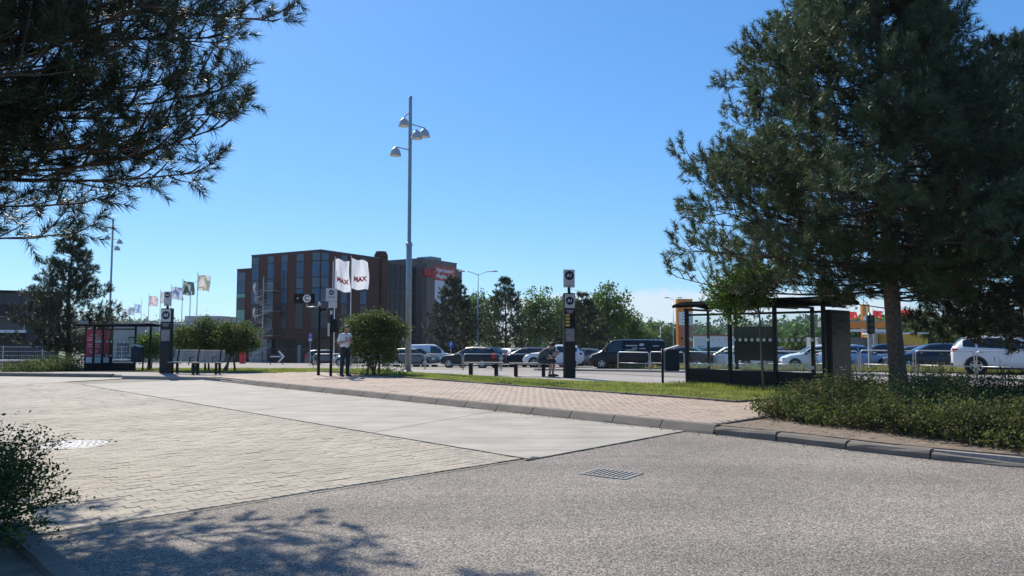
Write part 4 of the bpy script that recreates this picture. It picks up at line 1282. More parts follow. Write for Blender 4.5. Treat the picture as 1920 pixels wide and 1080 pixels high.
# ---- flags
def flag_pt(u, v, W, H, ph, amp):
    """u along the fly, v down the hoist"""
    y = amp * sin(u * 5.2 + v * 1.6 + ph) * (0.25 + u) + 0.5 * amp * sin(u * 11 - v * 3 + ph * 2) * u
    x = W * u * (0.94 - 0.05 * sin(v * 4 + ph))
    z = -H * v - 0.22 * H * 0.35 * u * u * (1 + 0.6 * sin(ph + v * 3)) + 0.03 * H * sin(u * 7 + ph)
    return Vector((x, y, z))
def flag_mat(name, stripes):
    m, nt, bs = new_mat(name)
    n, l = nt.nodes, nt.links
    tc_ = n.new('ShaderNodeTexCoord'); nz = n.new('ShaderNodeTexNoise'); nz.inputs['Scale'].default_value = 1.1; nz.inputs['Detail'].default_value = 1.0
    l.new(tc_.outputs['Object'], nz.inputs['Vector'])
    cr = n.new('ShaderNodeValToRGB'); cr.color_ramp.interpolation = 'CONSTANT'
    cr.color_ramp.elements.remove(cr.color_ramp.elements[1])
    for i, (pos, c) in enumerate(stripes):
        e = cr.color_ramp.elements[0] if i == 0 else cr.color_ramp.elements.new(pos)
        e.position = pos; e.color = (*c, 1)
    l.new(nz.outputs['Fac'], cr.inputs[0]); l.new(cr.outputs[0], bs.inputs['Base Color'])
    bs.inputs['Roughness'].default_value = 0.7
    t = n.new('ShaderNodeBsdfTranslucent'); l.new(cr.outputs[0], t.inputs[0])
    mx = n.new('ShaderNodeMixShader'); mx.inputs[0].default_value = 0.45
    l.new(bs.outputs[0], mx.inputs[1]); l.new(t.outputs[0], mx.inputs[2]); l.new(mx.outputs[0], n['Material Output'].inputs[0])
    return m
FW = (0.72, 0.73, 0.75)
def flagpole(label, loc, h, W, H, m, ph, amp=0.14, top_gap=0.15, logo=None, group='flagpoles', pole_r=0.045, flag=True):
    T = thing('flagpole', label, 'flagpole', loc, 0, group)
    b = MB(); b.tube([(0, 0, 0), (0, 0, h * 0.5), (0, 0, h)], [pole_r * 1.3, pole_r, pole_r * 0.6], 8); b.build('pole', M['offwhite'], T, smooth=True)
    b = MB(); b.lathe([(0.0, h), (0.05, h + 0.02), (0.06, h + 0.07), (0.0, h + 0.12)], n=8); b.build('finial', M['galv'], T, smooth=True)
    if not flag: return T
    nu, nv = 18, 14
    b = MB()
    z0 = h - top_gap
    for j in range(nv + 1):
        for i in range(nu + 1):
            p = flag_pt(i / nu, j / nv, W, H, ph, amp); b.v.append((p.x + pole_r, p.y, p.z + z0))
    for j in range(nv):
        for i in range(nu):
            a = j * (nu + 1) + i; b.f.append((a, a + 1, a + nu + 2, a + nu + 1))
    F = b.build('flag', m, T, smooth=True)
    if logo:
        for side in (-1, 1):
            t = text_mesh('logo', logo, 0.62, M['red'], F, (0, 0, 0), (0, 0, 0), 0.0, sx=0.86, bold=0.03)
            bm = bmesh.new(); bm.from_mesh(t.data)
            bmesh.ops.subdivide_edges(bm, edges=bm.edges[:], cuts=2); bm.to_mesh(t.data); bm.free()
            for v in t.data.vertices:
                u = 0.5 + v.co.x / W; vv = 0.66 - v.co.y / H
                p = flag_pt(u, vv, W, H, ph, amp)
                v.co = (p.x + pole_r, p.y + side * 0.012, p.z + z0)
    return T
M['flag_white'] = flag_mat('white_flag_cloth', [(0, (0.76, 0.77, 0.80)), (0.9, (0.7, 0.7, 0.72))])
d = 70
flagpole('white flag with red lettering on the pole nearest the A2 board', (X(627, d), d, zg(d)), 10.1, 1.45, 2.95, M['flag_white'], 0.4, 0.17, logo='MAX', group='white flags with red lettering')
flagpole('white flag with red lettering on the right pole, above the shrub', (X(657.5, d), d, zg(d)), 10.15, 1.60, 2.85, M['flag_white'], 2.0, 0.24, logo='MAX', group='white flags with red lettering')
flagpole('bare white flagpole close beside the red-lettered flag', (X(623.5, 71), 71, zg(71)), 9.8, 1, 1, None, 0, flag=False)
fl = [(222, 587, None, 'bare flagpole at the far left end of the flag row'),
      (229, 578, [(0, (0.05, 0.10, 0.12)), (0.48, (0.6, 0.65, 0.72))], 'dark and white flag above the roof of the red advert shelter'),
      (241, 575, [(0, (0.55, 0.60, 0.70)), (0.5, (0.25, 0.32, 0.42))], 'greyish blue flag, second above the red advert shelter'),
      (252, 569, [(0, (0.35, 0.48, 0.72)), (0.6, (0.6, 0.7, 0.8))], 'light blue flag above the right end of the far shelter roof'),
      (265, 561, None, 'bare flagpole between the light blue and the pink flag'),
      (278.5, 552.6, [(0, (0.70, 0.62, 0.66)), (0.5, (0.60, 0.40, 0.45)), (0.58, (0.70, 0.66, 0.69))], 'pinkish white flag left of the A3 pillar'),
      (300, 545, [(0, (0.55, 0.60, 0.58)), (0.55, (0.45, 0.5, 0.5))], 'pale green flag directly behind the A3 sign'),
      (320, 535.6, [(0, (0.55, 0.60, 0.74)), (0.5, (0.16, 0.22, 0.45)), (0.56, (0.6, 0.64, 0.74))], 'blue and white flag right of the A3 sign'),
      (341, 524.4, [(0, (0.05, 0.09, 0.07)), (0.52, (0.35, 0.40, 0.36)), (0.6, (0.05, 0.08, 0.07))], 'dark green flag on the second pole from the right'),
      (369, 512.6, [(0, (0.66, 0.65, 0.62)), (0.5, (0.25, 0.32, 0.25)), (0.56, (0.55, 0.50, 0.42)), (0.63, (0.66, 0.66, 0.64))], 'white green and orange flag on the rightmost pole')]
for i, (px, yt, st, lab) in enumerate(fl):
    d = min(1400 * 6.2 / (633 - yt), 155)
    zt = EYE + (633 - yt) / FPX * d
    m = flag_mat('flag_cloth', st) if st else None
    flagpole(lab, (X(px, d), d, zg(d)), zt - zg(d), 1.2 if i != 7 else 1.5, 1.5, m, i * 1.7 + 0.5, 0.2, flag=bool(st), group='row of flags', pole_r=0.05)
M['flag_red'] = flag_mat('red_flag_cloth', [(0, (0.55, 0.05, 0.05)), (0.55, (0.7, 0.5, 0.48))])
for px, yt, lab in ((1592, 582, 'red flag just right of the shelter advert panel'), (1636, 580, 'red flag beside the traffic signal'), (1690, 578, 'red flag right of the pine trunk')):
    d = 92; zt = EYE + (633 - yt) / FPX * d
    flagpole(lab, (X(px, d), d, zg(d)), zt - zg(d), 1.1, 0.9, M['flag_red'], px * 0.1, 0.12, group='red flags of the filling station')

# ---- hoop barriers
def hoop(loc, rz, label, w=2.0, h=0.92):
    T = thing('hoop_barrier', label, 'barrier', loc, rz, 'galvanised hoop barriers')
    r = 0.12; pts = [(0, 0, -0.02), (0, 0, h - r)]
    for k in range(1, 6): a = pi / 2 * k / 5; pts.append((r - r * cos(a), 0, h - r + r * sin(a)))
    for k in range(0, 6): a = pi / 2 * k / 5; pts.append((w - r + r * sin(a), 0, h - r + r * cos(a)))
    pts.append((w, 0, -0.02))
    b = MB(); b.tube(pts, 0.023, 8); b.build('hoop', M['galv'], T, smooth=True)
    b = MB(); b.tube([(0.02, 0, 0.36), (w - 0.02, 0, 0.36)], 0.017, 8); b.build('mid_rail', M['galv'], T, smooth=True)
    return T
ORD = ['first', 'second', 'third', 'fourth', 'fifth', 'sixth', 'seventh', 'eighth', 'ninth', 'tenth', 'eleventh', 'twelfth', 'thirteenth', 'fourteenth']
n = 0
for k in range(10):
    s_ = -2.2 + k * 2.08
    p = P(s_ + 2.0, 21.0)
    hoop((p.x, p.y, zg(p.y) + 0.10), KANG + pi, ORD[k] + ' hoop barrier along the street, counted from the white car')
for k in range(7):
    x = 3.6 - 2.08 * (k + 1); y = 40.7 + 0.12 * k
    hoop((x, y, zg(y)), -0.06, ORD[k] + ' hoop barrier across the street, counted from the A1 pillar to the left')

# ---- wire fence in front of the dark building
T = thing('wire_fence', 'grey wire mesh fence in front of the dark building', 'fence', (X(305, 46), 46, zg(46)), pi - 0.04)
for k in range(6):
    x0 = 2.5 * k
    b = MB(); b.tube([(x0, 0, 0), (x0, 0, 1.45)], 0.03, 6); b.build('post', M['galv'], T)
    b = MB()
    for z in (0.1, 0.35, 0.6, 0.85, 1.1, 1.38): b.tube([(x0, 0, z), (x0 + 2.5, 0, z)], 0.010 if z < 1.3 else 0.016, 4, cap=False)
    for q in range(1, 17): b.tube([(x0 + q * 2.5 / 17, 0, 0.08), (x0 + q * 2.5 / 17, 0, 1.40)], 0.005, 3, cap=False)
    b.build('mesh_panel', M['galv'], T)
T = thing('guard_rail', 'low white guard rail behind the far platform', 'barrier', (X(0, 43), 43, zg(43)), 0)
b = MB(); b.tube([(-3, 0, 0.55), (9.0, 0, 0.60)], 0.04, 8); b.build('rail', M['offwhite'], T, smooth=True)
for k in range(5):
    b = MB(); b.tube([(-2.8 + k * 2.9, 0, 0), (-2.8 + k * 2.9, 0, 0.58)], 0.035, 6); b.build('post', M['galv'], T)

# ---- slatted benches
def bench(loc, rz, label):
    T = thing('park_bench', label, 'bench', loc, rz, 'slatted benches')
    W = 1.15
    for k in range(5):
        b = MB(); b.box((0, 0, 0), (W, 0.075, 0.035), bev=0.008); b.build('seat_slat', M['wood'], T, loc=(0, -0.22 + k * 0.09, 0.44))
    for k in range(5):
        b = MB(); b.box((0, 0, 0), (W, 0.03, 0.07), bev=0.008)
        o = b.build('back_slat', M['wood'], T, loc=(0, 0.22 + k * 0.025, 0.53 + k * 0.085)); o.rotation_euler = (-0.28, 0, 0)
    for sx in (-0.42, 0.42):
        b = MB(); b.box((sx, -0.17, 0.21), (0.08, 0.08, 0.42), bev=0.01); b.box((sx, 0.19, 0.21), (0.08, 0.08, 0.42), bev=0.01)
        b.box((sx, 0.0, 0.40), (0.07, 0.46, 0.05), bev=0.008)
        b.build('leg', M['black'], T)
        b = MB(); b.box((sx, 0.27, 0.70), (0.05, 0.04, 0.48), m=Matrix.Rotation(-0.28, 4, 'X')); b.build('back_support', M['black'], T)
    for sx in (-0.56, 0.30):
        b = MB(); b.tube([(sx, -0.2, 0.46), (sx, -0.2, 0.64), (sx, 0.2, 0.66)], 0.018, 6); b.build('armrest', M['black'], T)
    return T
bench((X(350, 28.9), 28.9, PZ), -0.08, 'left slatted wooden bench, partly behind the A3 pillar')
bench((X(390, 28.3), 28.3, PZ), 0.02, 'right slatted wooden bench with black legs in front of the shrubs')
def perch(loc, rz, w, label):
    T = thing('perch_bench', label, 'bench', loc, rz, 'backless plank benches')
    b = MB()
    for k in range(3): b.box((0, -0.13 + k * 0.13, 0.455), (w, 0.12, 0.045), bev=0.008)
    b.build('seat', M['wood'], T)
    for sx in (-w * 0.33, w * 0.33):
        b = MB(); b.box((sx, 0, 0.215), (0.13, 0.30, 0.43), bev=0.012); b.build('leg', M['black'], T)
    return T
perch((X(907, 27.6), 27.6, PZ), -0.06, 1.42, 'left backless plank bench on dark posts, nobody on it')
perch((X(993, 26.9), 26.9, PZ), -0.06, 1.50, 'right backless plank bench on dark posts with the seated person')

# ---- litter bins
def bin_(loc, rz, label, side=1, wx=0.40, h=0.62, z0=0.40, post_h=1.05):
    T = thing('litter_bin', label, 'bin', loc, rz)
    b = MB(); b.tube([(0, 0, 0), (0, 0, post_h)], 0.036, 10); b.build('post', M['black'], T, smooth=True)
    b = MB(); b.box((side * (0.06 + wx / 2), 0, z0 + h / 2), (wx, 0.36, h), bev=0.03); b.build('body', M['navy'], T)
    b = MB(); b.box((side * (0.07 + wx / 2), 0, z0 + h + 0.07), (wx * 1.06, 0.36, 0.02), m=Matrix.Rotation(-0.30 * side, 4, 'Y')); b.build('lid', M['galv'], T)
    b = MB()
    for sy in (-0.15, 0.15): b.box((side * (0.06 + wx / 2), sy, z0 + h + 0.03), (0.03, 0.02, 0.1))
    b.build('lid_bracket', M['black'], T)
    return T
bin_((X(1241, 22.1), 22.1, PZ), 0.0, 'dark blue litter bin with sloping lid on a black post left of the glass shelter')
bin_((X(271, 33.2), 33.2, zg(33) + 0.13), 0.0, 'dark litter bin at the right end of the red advert shelter', side=-1, h=0.66)

# ---- bus shelters
M['poster_red'] = mat('poster_crimson', (0.42, 0.012, 0.06), 0.35, var=0.08, scale=2)
def stone_poster():
    m, nt, bs = new_mat('poster_rock')
    n, l = nt.nodes, nt.links
    tc_ = n.new('ShaderNodeTexCoord'); mp = n.new('ShaderNodeMapping'); mp.inputs['Scale'].default_value = (1.0, 1.0, 4.0); mp.inputs['Rotation'].default_value = (0, 0.2, 0)
    l.new(tc_.outputs['Object'], mp.inputs[0])
    nz = n.new('ShaderNodeTexNoise'); nz.inputs['Scale'].default_value = 2.4; nz.inputs['Detail'].default_value = 7
    l.new(mp.outputs[0], nz.inputs['Vector'])
    cr = n.new('ShaderNodeValToRGB'); cr.color_ramp.elements[0].position = 0.35; cr.color_ramp.elements[0].color = (0.008, 0.008, 0.009, 1)
    cr.color_ramp.elements[1].position = 0.72; cr.color_ramp.elements[1].color = (0.065, 0.055, 0.036, 1)
    e = cr.color_ramp.elements.new(0.52); e.color = (0.03, 0.027, 0.022, 1)
    l.new(nz.outputs['Fac'], cr.inputs[0]); l.new(cr.outputs[0], bs.inputs['Base Color'])
    bs.inputs['Roughness'].default_value = 0.4; bs.inputs['Specular IOR Level'].default_value = 0.25
    return m
M['poster_rock'] = stone_poster()
def pane(T, x0, x1, y, z0, z1, rows=(0.62, 1.32), dots=True, name='glass_pane'):
    b = MB(); b.box(((x0 + x1) / 2, y, (z0 + z1) / 2), (x1 - x0, 0.008, z1 - z0)); g = b.build(name, M['glass'], T)
    if dots:
        k = max(3, int(round((x1 - x0) / 0.185)))
        for z in rows:
            for i in range(k):
                link('warning_dot', DOT, g, (x0 + (x1 - x0) * (i + 0.5) / k, y + 0.009, z))
    return g
M['dots'] = mat('frosted_dots', (0.62, 0.64, 0.64), 0.6)
DOT = disc(0.047, 0.003, 12).mesh('warning_dot'); DOT.materials.append(M['dots'])
def roof_mesh(T, x0, x1, y0, y1, z, rise=0.14, thick=0.07):
    b = MB(); n = 12; prof = []
    for i in range(n + 1):
        u = i / n; prof.append((y0 + (y1 - y0) * u, z + thick + rise * (1 - (2 * u - 1) ** 2)))
    for i in range(n, -1, -1):
        u = i / n; prof.append((y0 + (y1 - y0) * u, z + 0.45 * rise * (1 - (2 * u - 1) ** 2)))
    m_ = len(prof)
    b.v = [(x0, y, zz) for y, zz in prof] + [(x1, y, zz) for y, zz in prof]
    b.f = [tuple(range(m_ - 1, -1, -1)), tuple(range(m_, 2 * m_))] + [(i, (i + 1) % m_, (i + 1) % m_ + m_, i + m_) for i in range(m_)]
    return b.build('roof', M['roof_black'], T)
# right shelter: back wall towards the camera, open to the street
sh0 = P(1.9, 8.28, PZ)
T = thing('bus_shelter', 'black framed glass bus shelter with rock poster end panel behind the grass strip', 'bus shelter', sh0, KANG)
px_ = [0.0, 1.30, 2.62, 4.0]
H = 2.22
for x in px_:
    b = MB(); b.box((x, 0, H / 2), (0.085, 0.11, H), bev=0.012); b.build('post', M['black'], T)
for a in range(3):
    b = MB(); b.box(((px_[a] + px_[a + 1]) / 2, -0.0, 0.26), (px_[a + 1] - px_[a] - 0.09, 0.04, 0.46)); b.build('kick_panel', M['black'], T)
    pane(T, px_[a] + 0.045, px_[a + 1] - 0.045, 0.0, 0.49, 2.0)
b = MB(); b.box((2.0, 0.0, 2.03), (3.91, 0.05, 0.06)); b.build('top_rail', M['black'], T)
# dark notice board in the middle bay
b = MB(); b.box((1.95, -0.10, 1.22), (1.18, 0.05, 0.92), bev=0.01); b.build('notice_board', M['black'], T)
# front posts and end glass
for x in (0.9, 3.2):
    b = MB(); b.box((x, -1.35, H / 2), (0.09, 0.09, H), bev=0.012); b.build('front_post', M['black'], T)
b = MB(); b.box((4.0, -0.62, 1.24), (0.008, 1.0, 1.5)); g = b.build('end_glass', M['glass'], T)
b = MB(); b.box((4.0, -1.14, H / 2), (0.06, 0.06, H)); b.build('end_post', M['black'], T)
b = MB(); b.box((4.0, -0.60, 0.26), (0.04, 1.0, 0.46)); b.build('end_kick_panel', M['black'], T)
# advert end panel
b = MB(); b.box((0.02, -0.86, 1.08), (0.16, 1.24, 2.02), bev=0.015); ad = b.build('advert_case', M['black'], T)
b = MB(); b.box((-0.066, -0.86, 1.10), (0.012, 1.10, 1.80)); b.build('poster', M['poster_rock'], ad)
b = MB(); b.box((0.106, -0.86, 1.10), (0.012, 1.10, 1.80)); b.build('poster', M['poster_rock'], ad)
b = MB()
for k in range(2): b.box((-0.0745, -0.90 - 0.02 * k, 0.62 - 0.06 * k), (0.004, 0.42 - 0.12 * k, 0.025))
b.build('poster_line', M['sign_grey'], ad)
roof_mesh(T, -0.30, 4.32, 0.26, -1.52, H + 0.02)
b = MB(); b.box((1.6, 0.10, H + 0.17), (1.9, 0.35, 0.05)); b.build('roof_box', M['charcoal'], T)
for x in px_ + [0.9]:
    b = MB(); b.box((x, -0.60, H - 0.03), (0.06, 1.4, 0.06)); b.build('roof_beam', M['black'], T)
b = MB(); b.box((2.2, -0.38, 0.46), (2.2, 0.30, 0.035), bev=0.008); bs_ = b.build('bench_seat', M['wood'], T)
for x in (1.4, 3.0):
    b = MB(); b.box((x, -0.3, 0.33), (0.05, 0.4, 0.22)); b.build('bench_bracket', M['black'], T)
# left shelter with crimson advert facing the bay
d0 = 33.6
T = thing('bus_shelter', 'dark bus shelter with a crimson advert on the far left platform', 'bus shelter', (X(157, d0), d0, zg(d0) + 0.135), -0.04)
H = 1.98
for x, y in ((0.0, 0.25), (1.20, 0.25), (2.42, 0.0), (0.58, -0.1), (0.98, -0.1), (2.42, 1.3), (0.0, 1.5)):
    b = MB(); b.box((x, y, H / 2), (0.075, 0.075, H), bev=0.01); b.build('post', M['black'], T)
b = MB(); b.box((0.60, 0.25, 0.16), (1.12, 0.12, 0.32)); b.build('advert_base', M['black'], T)
b = MB(); b.box((0.60, 0.25, 1.08), (1.14, 0.14, 1.52), bev=0.01); ad = b.build('advert_case', M['black'], T)
b = MB(); b.box((0.60, 0.172, 1.22), (1.06, 0.014, 1.22)); b.build('poster', M['poster_red'], ad)
b = MB(); b.box((0.60, 0.172, 0.47), (1.06, 0.014, 0.26)); b.build('poster_footer', M['offwhite'], ad)
for k, (w, z) in enumerate(((0.35, 1.60), (0.62, 1.48), (0.62, 1.38), (0.50, 1.18), (0.60, 1.08), (0.42, 0.88), (0.3, 0.80))):
    b = MB(); b.box((0.42, 0.163, z), (w, 0.004, 0.04 if k != 2 else 0.07)); b.build('poster_line', M['poster_pale'] if 'poster_pale' in M else M.setdefault('poster_pale', mat('poster_pink', (0.62, 0.30, 0.36), 0.5)), ad)
pane(T, 0.62, 0.95, -0.1, 0.3, 1.82, rows=(0.68, 1.30))
pane(T, 1.02, 2.38, 0.0, 0.36, 1.82, rows=(0.68, 1.30))
b = MB(); b.box((1.70, 0.0, 0.19), (1.36, 0.05, 0.34)); b.build('kick_panel', M['black'], T)
b = MB(); b.box((1.70, 0.0, 1.86), (1.36, 0.05, 0.06)); b.build('top_rail', M['black'], T)
b = MB(); b.box((1.72, 1.0, 1.02), (0.36, 0.05, 1.0), bev=0.01); nb = b.build('notice_case', M['black'], T)
b = MB(); b.box((1.72, 0.972, 1.02), (0.28, 0.012, 0.88)); b.build('notice', M['sign_grey'], nb)
b = MB(); b.box((1.70, 0.8, 0.44), (1.2, 0.3, 0.04)); b.build('bench_seat', M['wood'], T)
roof_mesh(T, -0.25, 2.75, -0.35, 1.7, H + 0.01, rise=0.08, thick=0.06)
b = MB(); b.box((0.20, -0.33, H + 0.18), (0.46, 0.05, 0.14), bev=0.008); q = b.build('stop_name_sign', M['panel_grey'], T)

# ------------------------------------------------------------------ vehicles
def paint(name, col, metal=0.0, rough=0.3):
    m = mat(name, col, rough, metal, var=0.03, scale=2, coat=0.15, spec=0.35)
    return m
M['car_glass'] = mat('car_glass', (0.012, 0.016, 0.02), 0.06, var=0.05, spec=0.8)
M['tyre'] = mat('tyre_rubber', (0.014, 0.014, 0.015), 0.85, var=0.2, scale=20)
M['rim'] = mat('alloy_rim', (0.55, 0.56, 0.57), 0.3, 0.8, var=0.05)
M['trim'] = mat('black_trim', (0.02, 0.02, 0.022), 0.6, var=0.1)
M['tail'] = mat('tail_lamp_red', (0.45, 0.012, 0.015), 0.15, var=0.05)
M['head'] = mat('head_lamp', (0.62, 0.64, 0.66), 0.08, 0.3, var=0.05)
M['plate'] = mat('number_plate', (0.75, 0.75, 0.72), 0.5, var=0.03)
# stations: x, z bottom, z belt, z top, half width, half width of the top edge (front is +x)
STY = {
 'hatch': dict(st=[(-2.05, .42, .78, .86, .70, .60), (-2.0, .30, .92, 1.00, .79, .64), (-1.86, .24, .97, 1.20, .84, .62), (-1.62, .20, .98, 1.40, .87, .60), (-1.2, .19, .96, 1.47, .88, .61), (-.3, .18, .93, 1.50, .88, .61), (.25, .18, .92, 1.45, .88, .60), (.62, .18, .92, 1.24, .88, .63), (1.02, .18, .91, 1.00, .88, .70), (1.6, .19, .84, .89, .86, .70), (1.95, .22, .68, .76, .78, .62), (2.08, .34, .52, .60, .66, .52)],
   wh=(1.28, -1.28), r=.32, side=[(-1.42, -.38), (-.30, .72)], ws=(.34, .98), rw=(-1.97, -1.64)),
 'estate': dict(st=[(-2.38, .42, .80, .90, .74, .62), (-2.32, .30, .94, 1.04, .82, .64), (-2.12, .24, .98, 1.26, .86, .63), (-1.92, .21, .98, 1.43, .88, .62), (-1.5, .19, .96, 1.49, .90, .62), (-.4, .18, .94, 1.51, .90, .62), (.2, .18, .93, 1.46, .90, .61), (.62, .18, .93, 1.24, .90, .64), (1.08, .18, .92, 1.01, .90, .72), (1.8, .19, .86, .91, .88, .72), (2.2, .22, .70, .78, .80, .64), (2.36, .34, .54, .62, .68, .54)],
   wh=(1.42, -1.40), r=.33, side=[(-1.95, -1.32), (-1.25, -.36), (-.28, .78)], ws=(.30, 1.02), rw=(-2.27, -1.95)),
 'suv': dict(st=[(-2.20, .48, .92, 1.02, .76, .62), (-2.14, .36, 1.06, 1.16, .85, .66), (-1.98, .30, 1.12, 1.36, .89, .64), (-1.74, .26, 1.13, 1.57, .91, .62), (-1.3, .24, 1.10, 1.64, .92, .63), (-.4, .23, 1.06, 1.67, .92, .63), (.22, .23, 1.04, 1.60, .92, .62), (.62, .23, 1.04, 1.36, .92, .65), (1.02, .23, 1.03, 1.12, .92, .74), (1.7, .24, .98, 1.03, .90, .74), (2.05, .28, .80, .90, .82, .66), (2.22, .42, .62, .70, .70, .56)],
   wh=(1.36, -1.32), r=.365, side=[(-1.78, -1.32), (-1.24, -.32), (-.24, .76)], ws=(.32, .96), rw=(-2.10, -1.76)),
 'sedan': dict(st=[(-2.30, .42, .78, .88, .72, .62), (-2.24, .30, .92, .99, .80, .68), (-1.9, .22, .96, 1.04, .86, .70), (-1.55, .20, .96, 1.10, .88, .66), (-1.1, .19, .95, 1.36, .89, .60), (-.6, .18, .94, 1.44, .89, .60), (-.1, .18, .93, 1.45, .89, .60), (.25, .18, .92, 1.40, .89, .60), (.66, .18, .92, 1.20, .89, .64), (1.10, .18, .91, 1.00, .89, .72), (1.75, .19, .84, .89, .87, .70), (2.15, .22, .68, .76, .79, .62), (2.30, .34, .52, .60, .67, .52)],
   wh=(1.40, -1.36), r=.32, side=[(-1.12, -.34), (-.26, .74)], ws=(.34, 1.04), rw=(-1.5, -1.08)),
 'van': dict(st=[(-2.52, .42, 1.0, 1.62, .84, .70), (-2.46, .32, 1.04, 1.80, .90, .74), (-2.2, .26, 1.05, 1.87, .94, .76), (-1.0, .24, 1.05, 1.90, .95, .77), (.4, .24, 1.05, 1.90, .95, .77), (.95, .24, 1.05, 1.84, .95, .75), (1.25, .24, 1.06, 1.62, .95, .73), (1.62, .24, 1.06, 1.22, .94, .77), (1.85, .24, 1.02, 1.10, .92, .76), (2.3, .27, .88, .94, .86, .68), (2.46, .40, .62, .70, .74, .58)],
   wh=(1.58, -1.52), r=.335, side=[(.28, 1.22)], ws=(1.02, 1.62), rw=(-2.49, -2.44), plain=True),
 'caddy': dict(st=[(-2.14, .40, .96, 1.52, .78, .66), (-2.08, .30, 1.0, 1.70, .84, .70), (-1.8, .24, 1.02, 1.78, .88, .72), (-.6, .22, 1.02, 1.81, .89, .73), (.2, .22, 1.0, 1.78, .89, .71), (.6, .22, 1.0, 1.55, .89, .69), (1.05, .22, .99, 1.10, .88, .74), (1.65, .24, .92, .97, .86, .70), (2.0, .28, .72, .80, .78, .60), (2.12, .40, .54, .62, .66, .52)],
   wh=(1.36, -1.34), r=.32, side=[(-.22, .66)], ws=(.34, 1.02), rw=(-2.11, -2.05), plain=True),
}
_wheel = {}
def wheel_meshes(r):
    if r in _wheel: return _wheel[r]
    mx = Matrix.Rotation(pi / 2, 4, 'X')
    b = MB(); b.lathe([(r * 0.64, -0.10), (r * 0.93, -0.105), (r, -0.07), (r, 0.07), (r * 0.93, 0.105), (r * 0.64, 0.10)], n=24, m=mx)
    t = b.mesh('tyre', True); t.materials.append(M['tyre'])
    b = MB(); b.lathe([(r * 0.66, 0.03), (r * 0.66, 0.108), (r * 0.60, 0.112), (r * 0.58, 0.075)], n=24, m=mx)
    b2 = MB()
    for s in (1,):
        for k in range(5):
            a = 2 * pi * k / 5
            b.box((r * 0.34 * sin(a), -0.094, r * 0.34 * cos(a)), (r * 0.17, 0.03, r * 0.62), m=Matrix.Rotation(a, 4, 'Y'))
        b.lathe([(r * 0.15, 0.07), (r * 0.15, 0.115), (r * 0.10, 0.12)], n=12, m=mx)
    rm = b.mesh('rim', False); rm.materials.append(M['rim'])
    b = MB(); b.lathe([(r * 0.62, 0.02), (r * 0.62, 0.062)], n=20, m=mx); br = b.mesh('brake_disc', False); br.materials.append(M['trim'])
    _wheel[r] = (t, rm, br)
    return _wheel[r]

